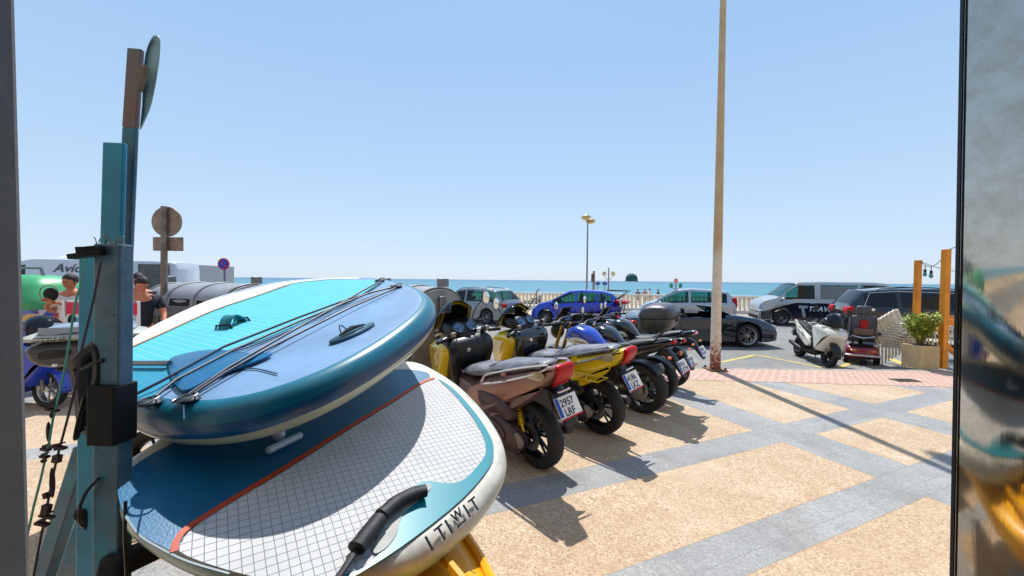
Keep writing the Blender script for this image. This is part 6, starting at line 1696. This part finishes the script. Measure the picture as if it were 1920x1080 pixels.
def bush(label, loc, rw, rh, n, z0, seed=1, name='bush', cat='bush'):
    t = thing(name, label, cat, loc)
    rr = random.Random(seed)
    mb = MB(); mbs = [MB() for _ in range(3)]
    for k in range(26):
        a = rr.uniform(0, 2 * pi); l = rr.uniform(.5, 1); e = Vector((cos(a) * rw * .7 * l, sin(a) * rw * .7 * l, rh * rr.uniform(.6, 1)))
        mb.tube([(cos(a) * .03, sin(a) * .03, z0), tuple(Vector((e.x * .45, e.y * .45, z0 + e.z * .6))), (e.x, e.y, z0 + e.z)], [.008, .006, .003], 5)
        for j in range(n // 26):
            u = rr.uniform(.35, 1.05); c = Vector((e.x * u, e.y * u, z0 + e.z * u ** .8)) + Vector((rr.uniform(-.07, .07), rr.uniform(-.07, .07), rr.uniform(-.06, .06)))
            d = Vector((rr.uniform(-1, 1), rr.uniform(-1, 1), rr.uniform(-.5, .9))).normalized(); s = d.cross(Vector((rr.uniform(-1, 1), rr.uniform(-1, 1), 1))).normalized()
            L = rr.uniform(.05, .09); W = L * .26
            mbs[rr.choice((0, 0, 1, 2))].add([c - d * L * .5, c + s * W, c + d * L * .5 - Vector((0, 0, .01)), c - s * W], [(0, 1, 2, 3)])
    mb.build('stems', mat('bush stem', (120, 104, 60), .8), t)
    for q, cc in zip(mbs, ((150, 168, 52), (196, 200, 84), (104, 132, 44))): q.build('foliage', mat('leaf %d' % cc[0], cc, .5, var=.2, vs=6), t, smooth=0, fix=False)
    return t
bs = bush('yellow green leafy bush growing in the beige planter', (pc.x, pc.y + pw * .5, 0), .42, .72, 2100, hp - .05, 5)
# orange timber frame
OR = mat('orange stained timber', (232, 150, 24), .55, var=.2, vs=4, c2=(208, 126, 14), bump=.2, bs=30)
p1 = gp(1773, 692); zt1 = at(1773, 467, p1.y).z
p2 = at(1718, 600, 9.4); zt2 = at(1718, 488, 9.4).z
t = thing('timber_frame', 'orange stained timber post and rail frame of the terrace at the right', 'timber frame', (p1.x, p1.y + .06, 0)); o0 = Vector(t.location)
mb = MB(); mb.box((0, 0, zt1 / 2), (.105, .105, zt1)); mb.build('post', OR, t, bevel=.006, smooth=0)
q = Vector((p2.x, 9.4, ROAD_Z)) - o0
mb = MB(); mb.box((q.x, q.y, (zt2 + ROAD_Z) / 2), (.105, .105, zt2 - ROAD_Z)); mb.build('post', OR, t, bevel=.006, smooth=0)
for z in (.93, .78):
    mb = MB(); mb.beam((0, .06, z), (q.x, q.y, z), .05, .09); mb.build('rail', OR, t, bevel=.004, smooth=0)
mb = MB(); mb.beam((.05, .1, .95), (2.6, .2, .95), .05, .14); mb.build('rail', OR, t, bevel=.004, smooth=0)
mb = MB(); mb.beam((q.x + .05, q.y, .9), (q.x + 3.6, q.y, .9), .05, .12); mb.build('rail', OR, t, bevel=.004, smooth=0)
mb = MB(); mb.beam((.03, .04, .55), (.55, .06, .10), .05, .08); mb.build('brace', OR, t, bevel=.004, smooth=0)
# string lights
t = thing('string_lights', 'string of small dark bulbs hung between the two orange posts', 'string lights', (p2.x, 9.4, zt2)); s0 = Vector(t.location)
A_ = Vector((p2.x + .03, 9.36, zt2 - .04)); B_ = Vector((p1.x - .04, p1.y + .06, at(1773, 480, p1.y).z))
def sag(a, b, s, n=14): return [a + (b - a) * k / n - Vector((0, 0, s * 4 * (k / n) * (1 - k / n))) for k in range(n + 1)]
def wire(pts, nm='wire'):
    q = MB(); q.tube([p - s0 for p in pts], .007, 5); q.build(nm, BLACKM, t)
W1 = sag(A_, B_, .16); wire(W1)
wire(sag(A_, Vector((p1.x + 1.2, p1.y + .3, at(1790, 508, p1.y).z)), .10)); wire(sag(Vector((p1.x, p1.y + .06, zt1 - .02)), Vector((p1.x + 1.2, p1.y - .4, zt1 + .75)), .05))
for k in (3, 7):
    c = W1[k] - s0
    mb = MB(); mb.tube([c, c - Vector((0, 0, .10))], .008, 6); mb.tube([c - Vector((0, 0, .10)), c - Vector((0, 0, .17))], .026, 10); sk = mb.build('socket', BLACK, t)
    mb = MB(); mb.ell(c - Vector((0, 0, .22)), (.036, .036, .055), 12, 8); mb.build('bulb', GLASS, t)

# white beach tank behind the terrace (pale round top above the chairs)
# ============================================================ PEOPLE
def skinmesh(name, verts, edges, radii, m, parent, root=0, sub=2):
    me = bpy.data.meshes.new(name); me.from_pydata([tuple(v) for v in verts], edges, []); me.update(); me.materials.append(m)
    o = bpy.data.objects.new(name, me); COL.objects.link(o); o.parent = parent
    sk = o.modifiers.new('skin', 'SKIN'); sk.use_smooth_shade = True
    for i, r in enumerate(radii):
        d = me.skin_vertices[0].data[i]; d.radius = (r, r) if not isinstance(r, tuple) else r; d.use_root = (i == root)
    s = o.modifiers.new('sub', 'SUBSURF'); s.levels = sub; s.render_levels = sub
    return o
SKIN = mat('sunburnt skin', (196, 122, 88), .55, var=.06, vs=8)
HAIR = mat('dark hair', (34, 24, 24), .6, var=.3, vs=40, bump=.6, bs=90)
def person(label, loc, rz, h, shirt, shorts, pose, hairm=HAIR, group=None):
    """faces local -y; height h"""
    k = h / 1.78
    t = thing('person', label, 'person', loc, rz, group)
    V = lambda x, y, z: Vector((x, y, z)) * k
    arms = pose.get('arms', [[(.20, 0, 1.42), (.25, .02, 1.16), (.24, -.06, .92), (.24, -.09, .83)], [(-.20, 0, 1.42), (-.25, .02, 1.16), (-.24, -.06, .92), (-.24, -.09, .83)]])
    lean = pose.get('lean', 0)
    hd = pose.get('head', (0, -.02, 1.66)); nod = pose.get('nod', 0)
    verts = [V(0, 0, .95), V(0, 0, 1.10), V(0, lean * .5, 1.28), V(0, lean, 1.43), V(hd[0] * .6, hd[1] * .6 + lean * .4, 1.52), V(hd[0], hd[1] + .01, 1.585)]
    rad = [.135, .125, .15, .12, .052, .05]; edges = [(0, 1), (1, 2), (2, 3), (3, 4), (4, 5)]
    for A in arms:
        b = len(verts); verts += [V(*a) for a in A]; rad += [.060, .044, .030, .030]
        edges += [(3, b), (b, b + 1), (b + 1, b + 2), (b + 2, b + 3)]
    for s in (-1, 1):
        b = len(verts); verts += [V(s * .10, 0, .86), V(s * .12, -.02, .50), V(s * .12, .03, .10), V(s * .125, -.10, .04)]; rad += [.088, .060, .038, .034]
        edges += [(0, b), (b, b + 1), (b + 1, b + 2), (b + 2, b + 3)]
    rad = [r * k for r in rad]
    body = skinmesh('body', verts, edges, rad, SKIN, t)
    # head with face
    hc = V(*hd); M = Matrix.Translation(hc) @ Matrix.Rotation(nod, 4, 'X') @ Matrix.Rotation(pose.get('turn', 0), 4, 'Z')
    mb = MB(); mb.ell((0, 0, 0), (.074 * k, .092 * k, .112 * k), 20, 14)
    mb.v = [(v[0] * (1 - .25 * max(0, -v[2] / .112)), v[1] - (.012 if v[2] < -.03 and v[1] < 0 else 0), v[2]) for v in mb.v]
    mb.ell((0, -.098 * k, -.008 * k), (.013 * k, .020 * k, .026 * k), 8, 6)
    for s in (-1, 1): mb.ell((s * .076 * k, .005 * k, -.005 * k), (.010 * k, .020 * k, .030 * k), 8, 6)
    mb.v = [tuple(M @ Vector(v)) for v in mb.v]; hdo = mb.build('head', SKIN, t, smooth=180)
    mb = MB()
    for s in (-1, 1): mb.ell((s * .030 * k, -.083 * k, .012 * k), (.013 * k, .008 * k, .006 * k), 8, 6)
    q = MB(); q.ell((0, -.084 * k, -.052 * k), (.024 * k, .010 * k, .006 * k), 8, 6); q.v = [tuple(M @ Vector(v)) for v in q.v]; q.build('mouth', mat('lip', (150, 76, 66), .5), hdo)
    for s in (-1, 1):
        q = MB(); q.ell((s * .030 * k, -.084 * k, .012 * k), (.013 * k, .008 * k, .006 * k), 8, 6); q.v = [tuple(M @ Vector(v)) for v in q.v]; q.build('eye', INK, hdo)
    mb = MB(); rr = random.Random(int(h * 100)); mb.ell((0, .016 * k, .030 * k), (.086 * k, .096 * k, .100 * k), 22, 16)
    mb.v = [tuple(M @ (Vector((v[0], max(v[1], -.085 * k) if v[2] > .045 * k else max(v[1], -.02 * k + .0), max(v[2], -.045 * k))) * (1 + rr.uniform(-.03, .05)))) for v in mb.v]
    mb.build('hair', hairm, t, smooth=60)
    # shirt with short sleeves
    sv = [V(0, 0, .92), V(0, 0, 1.08), V(0, lean * .5, 1.28), V(0, lean, 1.42), V(0, lean * .9, 1.47)]; sr = [.155, .148, .168, .138, .075]; se = [(0, 1), (1, 2), (2, 3), (3, 4)]
    for A in arms:
        b = len(sv); a0 = Vector(A[0]); a1 = Vector(A[1]); sv += [V(*a0), V(*(a0 + (a1 - a0) * .75))]; sr += [.082, .070]; se += [(3, b), (b, b + 1)]
    skinmesh('shirt', sv, se, [r * k for r in sr], shirt, t)
    sv = [V(0, 0, .98), V(0, 0, .90)]; sr = [.145, .14]; se = [(0, 1)]
    for s in (-1, 1):
        b = len(sv); sv += [V(s * .10, 0, .80), V(s * .122, -.02, .54)]; sr += [.105, .088]; se += [(1, b), (b, b + 1)]
    skinmesh('shorts', sv, se, [r * k for r in sr], shorts, t)
    for s in (-1, 1):
        mb = MB(); mb.puff([(.05 * k, 0), (.05 * k, .06 * k), (-.02 * k, .07 * k), (-.14 * k, .05 * k), (-.21 * k, .03 * k), (-.21 * k, 0)], .048 * k, inset=.01, y0=0)
        mb.v = [(v[1] + s * .125 * k, v[0], v[2]) for v in mb.v]; mb.build('shoe', mat('white trainer', (210, 208, 204), .6), t, smooth=60)
    # hands
    for A in arms:
        w_ = V(*A[3]); d = (Vector(A[3]) - Vector(A[2])).normalized(); sd_ = d.cross(Vector((0, 1, .2))).normalized(); up_ = sd_.cross(d)
        vs = [w_ - d * .01, w_ + d * .075 * k]; rs = [.026 * k, .030 * k]; es = [(0, 1)]
        for f in range(4):
            b = len(vs); o_ = sd_ * (.026 - .017 * f) * k; l = (.07, .082, .076, .06)[f] * k
            vs += [w_ + d * .085 * k + o_, w_ + d * (.085 * k + l * .55) + o_ + up_ * .006, w_ + d * (.085 * k + l) + o_ + up_ * (-.012 - .004 * f)]; rs += [.0095 * k, .009 * k, .0075 * k]; es += [(1, b), (b, b + 1), (b + 1, b + 2)]
        b = len(vs); vs += [w_ + d * .03 * k + sd_ * .036 * k, w_ + d * .07 * k + sd_ * .055 * k]; rs += [.011 * k, .009 * k]; es += [(0, b), (b, b + 1)]
        skinmesh('hand', vs, es, rs, SKIN, body, sub=1)
    return t
WSH = mat('white t-shirt', (226, 218, 212), .8, var=.05); BSH = mat('black t-shirt', (26, 30, 44), .8, var=.15, vs=6); GSH = mat('dark grey shorts', (64, 62, 72), .8, var=.1); NSH = mat('navy shorts', (40, 44, 66), .8)
p = at(136, 560, 6.1)
pr = person('person in a white t-shirt holding a round black dish, behind the green bank', (p.x, 6.1, 0), R(8), 1.78, WSH, GSH,
   dict(arms=[[(.20, 0, 1.42), (.27, -.02, 1.18), (.12, -.26, 1.30), (.06, -.31, 1.33)], [(-.20, 0, 1.42), (-.27, -.02, 1.16), (-.12, -.27, 1.26), (-.05, -.31, 1.30)]], head=(.0, -.04, 1.65), nod=R(10)))
t = thing('dish', 'round black dish held up by the person in the white t-shirt', 'dish', (p.x + .06, 5.76, 1.46), R(8))
mb = MB(); mb.lathe([(0, -.01), (.085, -.01), (.10, .0), (.095, .01), (0, .01)], (0, 0, 0), 'y', 24); mb.build('plate', BLACKM, t)
mb = MB(); mb.lathe([(.12, -.004), (.135, 0), (.12, .004)], (-.03, .01, .01), 'y', 28); mb.build('ring', STEEL, t)
p = at(266, 560, 5.9)
person('person in a black t-shirt looking down, forearm stretched towards the boards', (p.x - .02, 5.9, 0), R(55), 1.74, BSH, NSH,
   dict(arms=[[(.20, 0, 1.42), (.26, -.10, 1.18), (.22, -.30, 1.02), (.20, -.36, .97)], [(-.20, 0, 1.42), (-.28, -.04, 1.16), (-.24, -.20, .95), (-.23, -.25, .88)]], head=(.0, -.09, 1.66), nod=R(28), lean=-.05))
p = at(249, 560, 6.4)
person('person with dark hair in a black shirt, half hidden just behind the teal post', (p.x, 6.5, 0), R(40), 1.80, BSH, NSH, dict(head=(0, -.05, 1.66), nod=R(18)))
p = at(336, 593, 7.2)
person('dark-haired person in front of the red banner, only the head above the white board', (p.x, 7.9, 0), R(200), 1.27, mat('grey green shirt', (90, 110, 112), .8), GSH, dict())
p = at(480, 532, 11)
person('sunburnt person behind the waste container, only the head in view beside its grey lid', (p.x, 13.5, ROAD_Z), R(30), 1.72, WSH, NSH, dict(), hairm=mat('light brown hair', (120, 78, 54), .7))
# bathers on the beach
for i, (px, py, Y, c) in enumerate(((1209, 545, 40, (200, 130, 110)), (1218, 548, 42, (220, 220, 225)), (1196, 551, 38, (90, 90, 120)), (1234, 551, 38, (60, 60, 80)))):
    q = at(px, py, Y)
    person(['bather left of centre on the shore, beyond the balustrade behind the top case', 'bather in white on the shore, tallest of those behind the top case', 'leftmost distant bather on the shore near the blue hatchback', 'rightmost distant bather on the shore near the silver minivan'][i], (q.x, Y, -.75), R(90 * i), 1.7, mat('bather %d' % i, c, .8), NSH, dict(), group='bathers on the shore')
